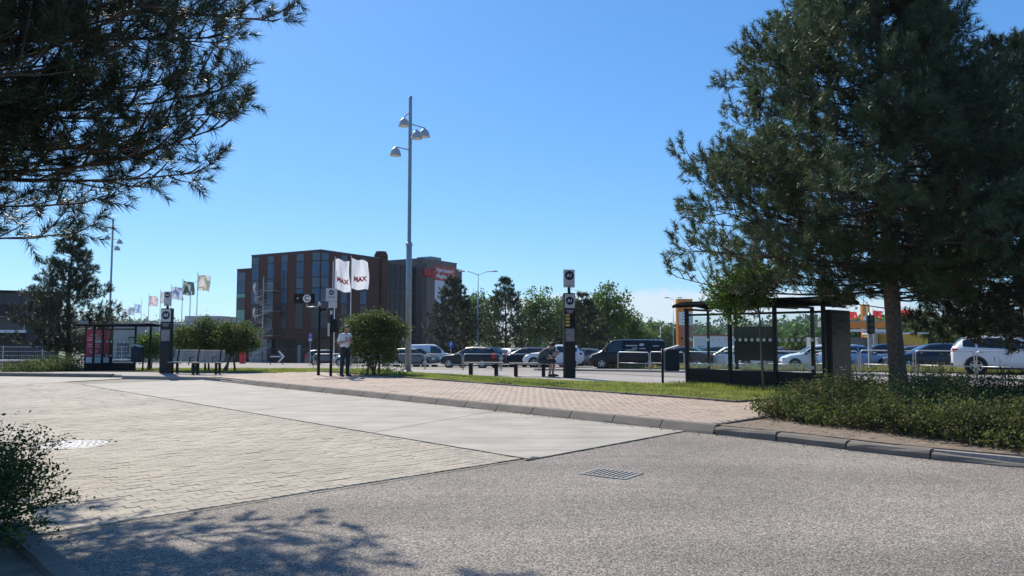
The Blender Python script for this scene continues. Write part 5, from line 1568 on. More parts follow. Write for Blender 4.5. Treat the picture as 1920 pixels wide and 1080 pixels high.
def make_car(style):
    S = STY[style]
    st = np.array(S['st'])
    def ring(x):
        v = [float(np.interp(x, st[:, 0], st[:, c])) for c in range(1, 6)]
        zb, zl, zt, w, wt = v
        return zb, zl, zt, w, wt
    T = thing('parked_car', 'car', 'car')
    xs = np.unique(np.concatenate([np.linspace(st[0, 0], st[-1, 0], 46), st[:, 0]]))
    b = MB()
    R = 15
    for x in xs:
        zb, zl, zt, w, wt = ring(x)
        half = [(w * 0.86, zb), (w * 0.97, zb + 0.07), (w, zb + (zl - zb) * 0.45), (w * 0.995, zl - 0.10), (w * 0.965, zl), (wt + (w * 0.94 - wt) * 0.06, zt - 0.055), (wt * 0.86, zt - 0.008), (0, zt + 0.02)]
        pts = [(x, y, z) for y, z in half] + [(x, -y, z) for y, z in reversed(half[:-1])]
        b.v += pts
    n = len(half) * 2 - 1
    for i in range(len(xs) - 1):
        for k in range(n):
            j = (k + 1) % n
            b.f.append((i * n + k, i * n + j, (i + 1) * n + j, (i + 1) * n + k))
    b.f.append(tuple(range(n - 1, -1, -1))); e = (len(xs) - 1) * n; b.f.append(tuple(range(e, e + n)))
    me = b.mesh('body', True)
    bm = bmesh.new(); bm.from_mesh(me); bmesh.ops.recalc_face_normals(bm, faces=bm.faces[:]); bm.to_mesh(me); bm.free()
    me.materials.append(M['white'])
    me.polygons.foreach_set('use_smooth', [True] * len(me.polygons))
    link('body', me, T)
    def side_pt(x, v, s, off=0.008):
        zb, zl, zt, w, wt = ring(x)
        y0, z0 = w * 0.965, zl; y1, z1 = wt + (w * 0.94 - wt) * 0.06, zt - 0.055
        return (x, s * (y0 + (y1 - y0) * v + off), z0 + (z1 - z0) * v)
    for s in (1, -1):
        for (a, c) in S['side']:
            b = MB(); q = 8
            for i in range(q + 1):
                x = a + (c - a) * i / q
                zb, zl, zt, w, wt = ring(x)
                hgt = zt - 0.055 - zl
                lo = min(0.05 / max(hgt, 0.06), 0.48); hi = max(1 - 0.055 / max(hgt, 0.06), 0.52)
                b.v += [side_pt(x, lo, s), side_pt(x, hi, s)]
            for i in range(q): b.f.append((2 * i, 2 * i + 2, 2 * i + 3, 2 * i + 1) if s > 0 else (2 * i, 2 * i + 1, 2 * i + 3, 2 * i + 2))
            b.build('side_window', M['car_glass'], T)
        xm = S['ws'][1] - 0.30
        zb, zl, zt, w, wt = ring(xm)
        b = MB(); b.box((xm, s * (w + 0.09), zl + 0.05), (0.12, 0.20, 0.14), bev=0.03); b.build('mirror', M['trim'], T)
        for (a, c) in S['side'][-2:]:
            xh = a + 0.14; zb, zl, zt, w, wt = ring(xh)
            b = MB(); b.box((xh, s * (w + 0.004), zl - 0.13), (0.17, 0.03, 0.03), bev=0.008); b.build('door_handle', M['trim'], T)
        b = MB(); b.box(((S['wh'][0] + S['wh'][1]) / 2, s * (ring(0)[3] * 0.985), ring(0)[0] + 0.06), (S['wh'][0] - S['wh'][1] - 0.8, 0.03, 0.10), bev=0.008); b.build('sill', M['trim'], T)
    def across(name, x0, x1, m, mar=0.05, top=False):
        b = MB(); qx, qy = 6, 6
        for i in range(qx + 1):
            x = x0 + (x1 - x0) * i / qx
            zb, zl, zt, w, wt = ring(x)
            for j in range(qy + 1):
                u = -1 + 2 * j / qy
                yy = u * (wt - mar)
                zz = zt + 0.02 - 0.028 * min(1.0, abs(yy) / (wt * 0.86)) + 0.012
                nx = 0.010 if x1 > 0 else -0.010
                b.v.append((x + nx, yy, zz))
        for i in range(qx):
            for j in range(qy):
                a = i * (qy + 1) + j; b.f.append((a, a + qy + 1, a + qy + 2, a + 1))
        return b.build(name, m, T)
    across('windscreen', S['ws'][0], S['ws'][1], M['car_glass'])
    xr, xf = st[0, 0], st[-1, 0]
    if S.get('plain'):
        b = MB(); zb, zl, zt, w, wt = ring(xr + 0.03)
        for s in (-0.33, 0.33): b.box((xr - 0.01, s, zl + 0.30), (0.03, 0.56, 0.42), bev=0.01)
        b.build('rear_window', M['car_glass'], T)
    else:
        across('rear_window', S['rw'][0], S['rw'][1], M['car_glass'])
    zb, zl, zt, w, wt = ring(xr + 0.06)
    for s in (1, -1):
        b = MB(); b.box((xr + 0.13, s * (w - 0.045), zl - 0.03 + (0.1 if S.get('plain') else 0)), (0.22, 0.16, 0.17 if not S.get('plain') and style != 'estate' else 0.40), bev=0.03); b.build('tail_light', M['tail'], T)
    zb2, zl2, zt2, w2, wt2 = ring(xf - 0.10)
    for s in (1, -1):
        b = MB(); b.box((xf - 0.20, s * (w2 - 0.06), zl2 + 0.01), (0.28, 0.22, 0.13), bev=0.03); b.build('headlight', M['head'], T)
    b = MB(); b.box((xf - 0.045, 0, zl2 - 0.22), (0.12, w2 * 1.1, 0.20), bev=0.03); b.build('grille', M['trim'], T)
    b = MB(); b.box((xr + 0.03, 0, zb + 0.07), (0.14, w * 1.75, 0.14), bev=0.04); b.build('rear_bumper', M['trim'], T)
    b = MB(); b.box((xr - 0.012, 0, zl - 0.24), (0.02, 0.50, 0.11)); b.build('number_plate', M['plate'], T)
    b = MB(); b.box((xf + 0.018, 0, zl2 - 0.34), (0.02, 0.50, 0.11)); b.build('number_plate', M['plate'], T)
    t, rm, br = wheel_meshes(S['r'])
    for x in S['wh']:
        for s in (1, -1):
            w = ring(x)[3]
            b = MB(); n = 20; ra = S['r'] * 1.16; pr = []
            b.lathe([(ra, 0), (ra, 0.10)], n=24, m=Matrix.Rotation(-s * pi / 2, 4, 'X'), c=(x, s * (w - 0.085), S['r'] + 0.01))
            b.build('wheel_arch', M['trim'], T)
            o = link('wheel', t, T, (x, s * (w - 0.07), S['r'])); 
            if s > 0: o.rotation_euler = (0, 0, pi)
            link('rim', rm, o); link('brake_disc', br, o)
    return T

PAINTS = {
 'white': paint('paint_white', (0.74, 0.75, 0.77)), 'silver': paint('paint_silver', (0.42, 0.44, 0.46), 0.6, 0.32), 'grey': paint('paint_grey', (0.12, 0.13, 0.135), 0.4),
 'black': paint('paint_black', (0.004, 0.005, 0.007)), 'navy': paint('paint_navy', (0.010, 0.02, 0.04), 0.1), 'red': paint('paint_red', (0.42, 0.02, 0.03)),
 'green': paint('paint_greygreen', (0.09, 0.12, 0.11), 0.4), 'blue': paint('paint_blue', (0.30, 0.40, 0.58), 0.2), 'brown': paint('paint_brown', (0.05, 0.04, 0.035), 0.3)}
_proto = {}
def car(style, color, px, d, yaw, label, name='parked_car', cat='car', group='cars in the car park', x=None):
    if style not in _proto:
        T = make_car(style); _proto[style] = T
    else:
        T = copy_tree(_proto[style])
    T.name = name
    T['label'] = label; T['category'] = cat; T['group'] = group
    T.location = (X(px, d) if x is None else x, d, zg(d) + 0.006)
    T.rotation_euler = (math.atan2(0.027, 1) * -cos(radians(yaw) - pi / 2) * 0, 0, radians(yaw))
    for c in T.children:
        if c.name.split('.')[0] == 'body':
            c.material_slots[0].link = 'OBJECT'; c.material_slots[0].material = PAINTS[color]
    return T
# yaw: 0 faces right, 180 faces left, 90 faces away, -90 faces the camera
wc = car('suv', 'white', 1892, 32.0, -29, 'white sport utility car driving right beyond the hoop barriers', 'white_car', 'car', 'cars on the street')
car('caddy', 'white', 812, 62, 8, 'white panel van with blue sheen behind the left barriers', 'parked_van', 'van')
car('hatch', 'grey', 780, 60, -20, 'grey hatchback right behind the tall lamp post')
car('estate', 'black', 886, 53.5, 150, 'dark estate car with tall red tail lights, rear towards the benches')
car('hatch', 'silver', 953, 60, 115, 'silver hatchback right beside the dark estate car')
car('estate', 'navy', 985, 57, 160, 'dark low car between the silver hatchback and the seated person')
car('suv', 'white', 1038, 55.5, 170, 'white car right behind the seated person')
car('sedan', 'grey', 1093, 58, 160, 'grey car just right of the A1 pillar')
car('hatch', 'brown', 1082, 66, 60, 'brownish car behind the A1 pillar in the second row')
bv = car('van', 'black', 1174, 49.5, 170, 'black delivery van with faded white lettering on its side', 'parked_van', 'van')
car('sedan', 'navy', 1272, 51, 160, 'navy saloon right of the litter bin')
car('estate', 'green', 1322, 54, 205, 'grey green estate car seen through the left shelter pane')
car('hatch', 'white', 1372, 50, 140, 'white hatchback seen behind the left shelter post')
car('sedan', 'silver', 1290, 63, 190, 'silver saloon in the back row beside the orange price sign')
car('hatch', 'red', 1462, 57, 20, 'red car seen through the right shelter pane')
car('sedan', 'silver', 1447, 50.5, 15, 'silver saloon in front of the red car')
car('hatch', 'white', 1528, 45.5, 165, 'white hatchback at the right shelter pane')
car('hatch', 'blue', 1598, 44.5, 20, 'pale blue hatchback just right of the advert panel')
car('suv', 'navy', 1645, 52, 170, 'dark blue car left of the big pine trunk')
car('estate', 'grey', 1700, 50, 160, 'grey car right behind the big pine trunk')
car('estate', 'navy', 1742, 42.5, 168, 'dark blue estate car with red tail lights left of the white car')
car('sedan', 'black', 1790, 46, 150, 'black car mostly hidden behind the white car')
car('hatch', 'white', 752, 66, 10, 'white car between the shrub and the tall lamp')
car('estate', 'grey', 622, 74, 5, 'grey car in front of the office block entrance')
car('hatch', 'silver', 668, 70, 175, 'silver car hidden behind the large shrub')
car('caddy', 'white', 1749, 72, 100, 'small white van behind the dark blue estate car', 'parked_van', 'van')
car('caddy', 'white', 1790, 74, 100, 'small white van nearest the white car in the back row', 'parked_van', 'van')
car('sedan', 'silver', 1565, 60, 10, 'silver saloon behind the advert panel in the back row')
car('estate', 'silver', 1120, 72, 20, 'silver estate in the back row behind the black van')
car('hatch', 'grey', 1400, 62, 30, 'grey hatchback behind the notice board of the shelter')
car('sedan', 'white', 1215, 66, 15, 'white saloon in the back row behind the black van')
# faded lettering blocks on the van side that faces the platform
for s in (1,):
    for (x, z, w, h) in ((-0.35, 1.52, 0.75, 0.07), (-0.55, 1.36, 0.35, 0.05), (-0.30, 1.24, 0.70, 0.05), (-1.0, 1.58, 0.28, 0.16), (-1.05, 1.34, 0.4, 0.05), (-1.9, 1.5, 0.4, 0.06)):
        b = MB(); b.box((x, 0, 0), (w, 0.006, h))
        zl = 1.05; y = 0.917 + (0.77 + 0.008 - 0.917) * ((z - 1.05) / 0.79) + 0.012
        o = b.build('lettering_strip', M['sign_grey'], bv, loc=(x * 0, y, z)); o.rotation_euler = (0.20, 0, 0)

# ------------------------------------------------------------------ buildings
M['facade'] = mat('facade_brown', (0.088, 0.043, 0.036), 0.8, var=0.07, scale=0.3, spec=0.08)
M['facade2'] = mat('facade_taupe', (0.12, 0.095, 0.088), 0.7, var=0.06, scale=0.3)
M['facade_dark'] = mat('facade_dark', (0.035, 0.04, 0.047), 0.6, var=0.08, scale=0.3)
M['win'] = mat('window_sky_blue', (0.022, 0.075, 0.15), 0.05, var=0.25, scale=0.25, spec=0.35)  # blue of the reflected sky put into the base colour
M['win_dark'] = mat('window_dark', (0.006, 0.010, 0.022), 0.1, var=0.1, scale=0.4, spec=0.2)
M['win_low'] = mat('window_tree_dark', (0.006, 0.018, 0.035), 0.05, var=0.4, scale=0.25, spec=0.3)  # darker copy for lower panes, darkness of reflected trees put into the colour
M['win_green'] = mat('window_green', (0.10, 0.28, 0.22), 0.1, var=0.1)
M['spandrel'] = mat('spandrel_blue', (0.04, 0.08, 0.13), 0.25, var=0.08)
M['wgrey'] = mat('render_grey', (0.27, 0.28, 0.29), 0.8, var=0.08, scale=0.3)
M['banner_red'] = mat('banner_red', (0.40, 0.06, 0.05), 0.6, var=0.05, scale=0.4)
M['banner_white'] = mat('banner_white', (0.55, 0.57, 0.62), 0.6, var=0.05, scale=0.4)

ZB = zg(112) - 0.3
def office():
    C = Vector((-27.8, 108.0, 0))
    UL = Vector((-12.7, 7.6, 0)).normalized(); UR = Vector((0.5, 0.867, 0)).normalized()
    T = thing('office_building', 'brown panelled four-storey office block with tall blue window strips', 'building', (0, 0, 0))
    NL = Vector((UL.y, -UL.x, 0)); NL = NL if NL.dot(Vector((0, -1, 0))) > 0 else -NL
    NR = Vector((UR.y, -UR.x, 0)); NR = NR if NR.dot(Vector((0.3, -1, 0))) > 0 else -NR
    top = 14.2
    def vol(name, a, c, l, e, z0, z1, m, parent=T):
        """block over the footprint from UR a..c, UL l..e"""
        p = [C + UR * a + UL * l, C + UR * c + UL * l, C + UR * c + UL * e, C + UR * a + UL * e]
        b = MB(); b.prism([(q.x, q.y) for q in p], z0, z1)
        me = b.mesh(name); bm = bmesh.new(); bm.from_mesh(me); bmesh.ops.recalc_face_normals(bm, faces=bm.faces[:]); bm.to_mesh(me); bm.free()
        me.materials.append(m); return link(name, me, parent)
    ground = vol('ground_floor', 0.9, 13, 0.9, 14.5, ZB, 1.35, M['win_dark'])
    w1 = vol('wall', 0, 13.0, 0, 14.8, 1.3, top, M['facade'])
    roof = vol('parapet', -0.06, 13.06, -0.06, 14.86, top, top + 0.14, M['spandrel'])
    w2 = vol('wing_wall', 3.0, 12, 14.8, 21.8, ZB, 12.6, M['facade'])
    vol('wing_parapet', 2.94, 12, 14.82, 21.86, 12.6, 12.72, M['spandrel'])
    w3 = vol('curtain_wall', 13.0, 24.2, 1.2, 14.0, ZB, 13.6, M['win_dark'])
    vol('parapet', 13.0, 24.2, 1.1, 14.0, 13.6, 13.8, M['facade'])
    w4 = vol('end_wall', 24.2, 34.6, -0.3, 12.0, ZB, 15.1, M['facade2'])
    vol('end_parapet', 24.14, 34.66, -0.36, 12.0, 15.1, 15.3, M['spandrel'])
    vol('rear_wall', 34.6, 37.4, 0.4, 11.0, ZB, 14.3, M['facade2'])
    vol('base_wall', -0.02, 2.6, 11.0, 14.9, ZB, 1.3, M['wgrey'])
    vol('pillar', 14.4, 15.9, 0.6, 2.0, ZB, 14.5, M['facade'])
    b = MB(); q = C + UR * 15.2 + UL * 1.5
    b.lathe([(1.15, 14.5), (1.1, 15.1), (0.9, 15.4), (0.9, 15.6)], c=(q.x, q.y, 0), n=14); b.build('roof_vent', M['facade'], T, smooth=True)
    vol('roof_hood', 27.3, 30.4, 0.2, 3.4, 15.3, 15.9, M['wgrey'])
    # window strips: (face, from, to, bottom, rows)
    def face_pt(f, l): return C + (UL if f == 'L' else UR) * l
    def quad_box(f, l0, l1, z0, z1, m, name, parent, proud, dep=0.12, shift=0.0):
        N = NL if f == 'L' else NR; U = UL if f == 'L' else UR
        c = C + U * ((l0 + l1) / 2) + N * (proud - dep / 2 + shift)
        b = MB(); b.box((c.x, c.y, (z0 + z1) / 2), (l1 - l0, dep, z1 - z0), math.atan2(U.y, U.x)); return b.build(name, m, parent)
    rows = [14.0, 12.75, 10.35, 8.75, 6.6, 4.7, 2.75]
    strips = [('L', 0.02, 1.72), ('L', 3.3, 5.0), ('L', 6.7, 8.2), ('L', 9.7, 11.2), ('L', 13.0, 14.7), ('R', 0.02, 1.75), ('R', 4.2, 5.7), ('R', 8.4, 10.1)]
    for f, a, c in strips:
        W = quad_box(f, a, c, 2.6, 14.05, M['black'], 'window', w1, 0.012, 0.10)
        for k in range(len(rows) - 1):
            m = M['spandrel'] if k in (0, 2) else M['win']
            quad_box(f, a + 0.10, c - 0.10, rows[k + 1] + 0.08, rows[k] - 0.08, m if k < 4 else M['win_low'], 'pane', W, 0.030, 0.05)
    # wing glazing
    Wc = C + UL * 18.62
    for k, (z0, z1, m) in enumerate(((0.6, 3.0, 'win_dark'), (3.1, 6.0, 'win_green'), (6.1, 7.9, 'facade_dark'), (8.0, 8.6, 'win_green'), (8.7, 10.6, 'win'), (10.7, 12.1, 'spandrel'))):
        c = C + UL * 20.6 + UR * 2.99
        b = MB(); b.box((c.x + NL.x * 0.03, c.y + NL.y * 0.03, (z0 + z1) / 2), (1.9, 0.1, z1 - z0), math.atan2(UL.y, UL.x)); b.build('pane', M[m], w2)
    # mullions of the dark curtain wall
    for k in range(9):
        c = C + UR * (13.4 + k * 1.3) + UL * 1.2 + NR * 0.04
        b = MB(); b.box((c.x, c.y, (ZB + 13.6) / 2), (0.07, 0.08, 13.6 - ZB), math.atan2(UR.y, UR.x)); b.build('mullion', M['facade_dark'], w3)
    for z in (2.0, 5.5, 9.2, 12.2):
        c = C + UR * 18.6 + UL * 1.2 + NR * 0.05
        b = MB(); b.box((c.x, c.y, z), (11.0, 0.06, 0.10), math.atan2(UR.y, UR.x)); b.build('transom', M['facade_dark'], w3)
    c0 = quad_box('R', 24.35, 25.3, ZB + 2, 14.4, M['win_dark'], 'window', w4, 0.33, 0.06)
    # banners and red sign letters on the end block
    sR = 0.3
    br = quad_box('R', 27.7, 34.0, 11.75, 14.35, M['banner_red'], 'banner', w4, 0.36, 0.05)
    bw = quad_box('R', 27.7, 33.4, 7.6, 11.7, M['banner_white'], 'banner', w4, 0.36, 0.05)
    ang = math.atan2(UR.y, UR.x)
    def sign(txt, l, z, size, m, parent, proud, ex=0.02, bold=0.0, sx=1.0, name='lettering'):
        p = C + UR * l + NR * proud
        return text_mesh(name, txt, size, m, parent, (p.x, p.y, z), (pi / 2, 0, ang), ex, bold=bold, sx=sx)
    sign('Nytt kontor?', 30.8, 13.55, 1.02, M['white'], br, 0.40, bold=0.012)
    sign('Megabra läge!', 30.8, 12.5, 1.02, M['white'], br, 0.40, bold=0.012, sx=0.95)
    for (l, z, w, h) in ((28.9, 10.4, 0.3, 0.5), (28.9, 9.5, 0.9, 0.35), (28.9, 8.9, 1.2, 0.2), (28.9, 8.5, 1.0, 0.2)):
        quad_box('R', l - w / 2, l + w / 2, z - h / 2, z + h / 2, M['spandrel'], 'lettering', bw, 0.37, 0.02)
    sg = sign('MAX', 25.75, 12.75, 2.25, M['red'], w4, 0.62, 0.10, bold=0.03, sx=0.62, name='sign_letters')
    # ground floor: posts, doors
    for k in range(7):
        quad_box('L', 1.2 + k * 1.6, 1.32 + k * 1.6, ZB, 1.3, M['facade_dark'], 'mullion', ground, -0.85, 0.1)
    quad_box('L', 1.0, 11, -0.25, -0.15, M['facade_dark'], 'transom', ground, -0.84, 0.1)
    quad_box('L', 4.6, 5.3, ZB, 0.4, M['wgrey'], 'door', ground, -0.83, 0.08)
    # spiral escape stair
    S = C + UL * 9.9 + NL * 1.75
    St = thing('spiral_stair', 'galvanised spiral escape stair standing before the office block', 'staircase', (S.x, S.y, ZB))
    hgt = 12.2
    b = MB(); b.tube([(0, 0, 0), (0, 0, hgt + 1.0)], 0.10, 10); b.build('column', M['galv'], St, smooth=True)
    n = 62; r = 1.25
    for k in range(n):
        a = 2 * pi * k / 17.0 + 1.0
        b = MB(); b.prism([(0.08, -0.03), (r, -0.24), (r, 0.24), (0.08, 0.03)], -0.02, 0.02)
        o = b.build('tread', M['galv'], St, loc=(0, 0, 0.2 + (hgt - 2.2) * k / n)); o.rotation_euler = (0, 0, a)
    for off, rr in ((1.0, 0.025), (0.55, 0.015), (0.12, 0.05)):
        pts = []
        for k in range(n + 1):
            a = 2 * pi * k / 17.0 + 1.0; pts.append((r * cos(a), r * sin(a), 0.2 + (hgt - 2.2) * k / n + off))
        b = MB(); b.tube(pts, rr, 5, cap=False); b.build('handrail', M['galv'], St, smooth=True)
    b = MB()
    for k in range(0, n):
        a = 2 * pi * k / 17.0 + 1.0; z = 0.2 + (hgt - 2.2) * k / n
        b.tube([(r * cos(a), r * sin(a), z), (r * cos(a), r * sin(a), z + 1.0)], 0.012, 3, cap=False)
    b.build('balusters', M['galv'], St)['kind'] = 'stuff'
    for z in (4.2, 7.85, 11.5):
        b = MB()
        for zz in (0.0, 0.35): 
            pts = [(-1.35 * cos(t * 1.1 - 0.3), -1.35 * sin(t * 1.1 - 0.3), z - 0.9 + zz + 1.0 * t) for t in np.linspace(0, 1, 7)]
            b.tube(pts, 0.11, 6)
        b.build('white_stringer', M['white'], St, smooth=True)
    for z in (4.3, 8.0, 11.0):
        c = NL * -0.95 - UL * 0.9
        b = MB(); b.box((c.x, c.y, z), (2.4, 1.9, 0.10), math.atan2(UL.y, UL.x)); b.build('landing', M['galv'], St)
        b = MB()
        for q in range(8):
            p = c + NL * 0.9 + UL * (-1.1 + q * 0.31); b.tube([(p.x, p.y, z), (p.x, p.y, z + 1.1)], 0.015, 3, cap=False)
        p0 = c + NL * 0.9 - UL * 1.1; p1 = c + NL * 0.9 + UL * 1.1
        b.tube([(p0.x, p0.y, z + 1.1), (p1.x, p1.y, z + 1.1)], 0.025, 4)
        b.build('landing_rail', M['galv'], St)
    # tall ladder rails on the facade
    b = MB()
    c = C + UL * 7.5 + NL * 0.35
    for s in (-0.3, 0.3):
        p = c + UL * s; b.tube([(p.x, p.y, 6.3), (p.x, p.y, 11.6)], 0.04, 5)
    for q in range(14): 
        p0 = c + UL * -0.3; p1 = c + UL * 0.3; z = 6.5 + q * 0.37; b.tube([(p0.x, p0.y, z), (p1.x, p1.y, z)], 0.025, 4)
    for z in (6.6, 9.0, 11.4):
        p0 = c; p1 = c - NL * 0.45; b.tube([(p0.x, p0.y, z), (p1.x, p1.y, z)], 0.03, 4)
    b.build('ladder', M['facade_dark'], T)
office()

def simple_building(name, label, x0, x1, y0, y1, z0, z1, m, roof_m, over=0.15, cat='building'):
    T = thing(name, label, cat, ((x0 + x1) / 2, (y0 + y1) / 2, z0))
    b = MB(); b.box((0, 0, (z1 - z0) / 2), (x1 - x0, y1 - y0, z1 - z0)); w = b.build('wall', m, T)
    b = MB(); b.box((0, 0, z1 - z0 + 0.10), (x1 - x0 + 2 * over, y1 - y0 + 2 * over, 0.2)); r = b.build('roof', roof_m, T)
    return T, w, r
def on_front(T, w, x0, x1, z0, z1, m, name, wd, dep=0.06, proud=0.03):
    b = MB(); b.box(((x0 + x1) / 2, -wd / 2 - proud + dep / 2 - 0.0, (z0 + z1) / 2), (x1 - x0, dep, z1 - z0)); return b.build(name, m, w)
# dark two storey building on the left
T, w, r = simple_building('office_building', 'dark grey two-storey building behind the wire fence at the left', X(112, 60) - 26, X(112, 60), 60, 78, zg(62), 5.0, M['facade_dark'], M['black'])
pv = Vector((X(112, 60), 60, zg(62))); Rm = Matrix.Rotation(radians(31), 4, 'Z'); T.location = pv + Rm @ (T.location - pv); T.rotation_euler = (0, 0, radians(31))
xe = 13.0
for k in range(7): on_front(T, w, xe - 0.06 - k * 2.6, xe - k * 2.6, 0.1, 5.7, M['black'], 'panel_joint', 18, 0.02, 0.012)
on_front(T, w, xe - 12.5, xe - 3.2, 1.8 + 1.0, 1.85 + 1.0, M['black'], 'panel_joint', 18, 0.03, 0.018)
cp = MB(); cp.box((xe - 9.2, -9.75, 2.86), (14.0, 1.7, 0.20)); cp.build('canopy', M['offwhite'], T)
cp = MB(); cp.box((xe - 9.2, -9.70, 2.56), (13.8, 1.5, 0.38)); cp.build('canopy_fascia', M['black'], T)
cp = MB(); cp.box((xe - 9.2, -10.5, 3.45), (14.0, 0.03, 0.95)); cp.build('balcony_glass', M['glass'], T)
cp = MB(); cp.tube([(xe - 16.2, -10.5, 3.98), (xe - 2.2, -10.5, 3.98)], 0.035, 6); cp.build('balcony_rail', M['galv'], T)
for k in range(5):
    cp = MB(); cp.box((xe - 2.3 - k * 2.8, -10.5, 3.45), (0.05, 0.05, 1.0)); cp.build('balcony_post', M['galv'], T)
on_front(T, w, xe - 4.0, xe - 3.0, 3.4, 5.0, M['win_dark'], 'window', 18)
on_front(T, w, xe - 8.2, xe - 7.2, 3.4, 5.0, M['win_dark'], 'window', 18)
for k in range(4):
    dd = on_front(T, w, xe - 5.6 - k * 1.35, xe - 4.35 - k * 1.35, 0.1, 2.2, M['win'], 'door', 18)
    b = MB(); b.box((xe - 4.95 - k * 1.35 + 0.5, -9.05, 1.1), (0.05, 0.06, 0.6)); b.build('door_handle', M['galv'], dd)
# low buildings further back
T, w, r = simple_building('warehouse', 'low pale grey flat-roofed building left of the office block', -64, -46.5, 118, 140, zg(125), 3.6, M['wgrey'], M['offwhite'])
b = MB(); b.box((3.5, 0, 7.1), (6.0, 8, 1.2)); b.build('roof_unit', M['wgrey'], T)
for k in range(4): on_front(T, w, -7 + k * 3.6, -5 + k * 3.6, 1.0, 3.2, M['win'], 'window', 22)
T, w, r = simple_building('warehouse', 'long low white building with red roof edge seen through the left shelter pane', X(1300, 122), X(1378, 122), 122, 134, zg(122), 1.75, M['offwhite'], M['banner_red'])
for k in range(3): on_front(T, w, -2.8 + k * 2.2, -1.2 + k * 2.2, 0.6, 2.6, M['wgrey'], 'shutter', 12)
T, w, r = simple_building('warehouse', 'grey and white industrial hall behind the parked cars and pines', X(975, 150), X(1130, 150), 150, 170, zg(150), 3.0, M['wgrey'], M['wgrey'])
for k in range(4): on_front(T, w, -7 + k * 4, -4.6 + k * 4, 0.2, 3.6, M['offwhite'] if k % 2 else M['win_dark'], 'shutter', 20)
# filling station
d = 98
T = thing('filling_station', 'filling station canopy with an orange band right of the shelter', 'filling station', (X(1600, d), d, zg(d)))
M['orange'] = mat('station_orange', (0.62, 0.22, 0.02), 0.45, var=0.05)
M['yellow'] = mat('station_yellow', (0.55, 0.34, 0.03), 0.5, var=0.06)
b = MB(); b.box((0, 0, 5.15), (7.0, 6, 0.75)); cn = b.build('canopy', M['wgrey'], T)
b = MB(); b.box((0, -3.02, 4.95), (6.6, 0.05, 0.85)); b.build('canopy_band', M['orange'], cn)
b = MB(); b.box((0, -3.0, 4.25), (7.0, 0.06, 0.30)); b.build('canopy_edge', M['offwhite'], cn)
for x in (-2.8, 2.8):
    b = MB(); b.box((x, 0, 2.4), (0.4, 0.4, 4.8)); b.build('column', M['offwhite'], T)
b = MB(); b.box((0.4, 3.5, 1.7), (9.0, 4, 3.4)); b.build('kiosk_wall', M['wgrey'], T)
b = MB(); b.box((3.6, 1.0, 3.2), (2.6, 0.2, 2.2)); q = b.build('notice_wall', M['offwhite'], T)
for x in (3.1, 4.2):
    b = MB(); b.box((x, 0.88, 3.3), (0.35, 0.06, 1.5)); b.build('hose_panel', M['facade_dark'], q)
T, w, r = simple_building('car_wash', 'yellow walled hall with a white roof edge right of the pine trunk', X(1690, 92), X(1738, 92), 92, 102, zg(92), 1.95, M['yellow'], M['offwhite'])
for k in range(2): on_front(T, w, -1.2 + k * 1.5, -0.2 + k * 1.5, 0.1, 2.4, M['orange'], 'door', 10)
def price_sign(label, px, d, w, h, dep):
    T = thing('price_sign', label, 'sign', (X(px, d), d, zg(d)), radians(13))
    b = MB(); b.box((0, 0, h / 2), (w, dep, h), bev=0.03); p = b.build('pylon', M['orange'], T)
    f = -dep / 2 - 0.012
    def pl(z0, z1, m, nm, x0=-w * 0.44, x1=w * 0.46):
        b = MB(); b.box(((x0 + x1) / 2, f, (z0 + z1) / 2), (x1 - x0, 0.03, z1 - z0)); return b.build(nm, m, p)
    pl(h * 0.60, h * 0.80, M['offwhite'], 'price_panel')
    for k in range(4):
        b = MB(); b.box((0, f - 0.02, h * (0.775 - k * 0.045)), (w * (0.5 - 0.06 * (k == 0)), 0.012, h * 0.012)); b.build('price_line', M['wgrey'], p)
    pl(h * 0.42, h * 0.60, M['banner_red2'], 'colour_panel'); pl(h * 0.04, h * 0.415, M['banner_brown'], 'colour_panel')
    for k in range(3):
        b = MB(); b.box((-w * 0.25 + k * w * 0.25, f - 0.02, h * 0.40), (w * 0.13, 0.012, h * 0.03)); b.build('service_icon', M['offwhite'] if k else M['black'], p)
    b = MB()
    for s in (-1, 1):
        pts = [(s * w * 0.13 + w * 0.12 * cos(a), f - 0.02, h * 0.87 + h * 0.07 * sin(a)) for a in np.linspace(0, pi, 9)]
        b.tube(pts, w * 0.035, 5)
    b.build('emblem', M['yellow'], p, smooth=True)
    return T
M['banner_red2'] = mat('panel_terracotta', (0.42, 0.14, 0.09), 0.5, var=0.05)
M['banner_brown'] = mat('panel_rust', (0.40, 0.13, 0.05), 0.5, var=0.05)
price_sign('tall orange price sign of the filling station left of the glass shelter', 1283, 80, 1.75, 7.0, 0.5)
price_sign('distant orange price sign left of the pine trunk', 1622, 105, 1.15, 8.2, 0.5)
T = thing('traffic_signal', 'grey traffic signal pole with a white tip left of the pine trunk', 'traffic light', (X(1630, 38), 38, zg(38)))
b = MB(); b.tube([(0, 0, 0), (0, 0, 3.0)], 0.06, 8); b.build('pole', M['pole'], T, smooth=True)
b = MB(); b.tube([(-0.10, 0, 0), (-0.10, 0, 3.6)], 0.025, 6); b.build('white_tip', M['white'], T)
b = MB(); b.box((0, -0.1, 2.4), (0.34, 0.2, 0.95), bev=0.03); hd = b.build('signal_head', M['black'], T)
for k, z in enumerate((2.7, 2.4, 2.1)): disc(0.10, 0.02, 14).build('signal_lens', M['facade_dark'], hd, loc=(0, -0.2, z))
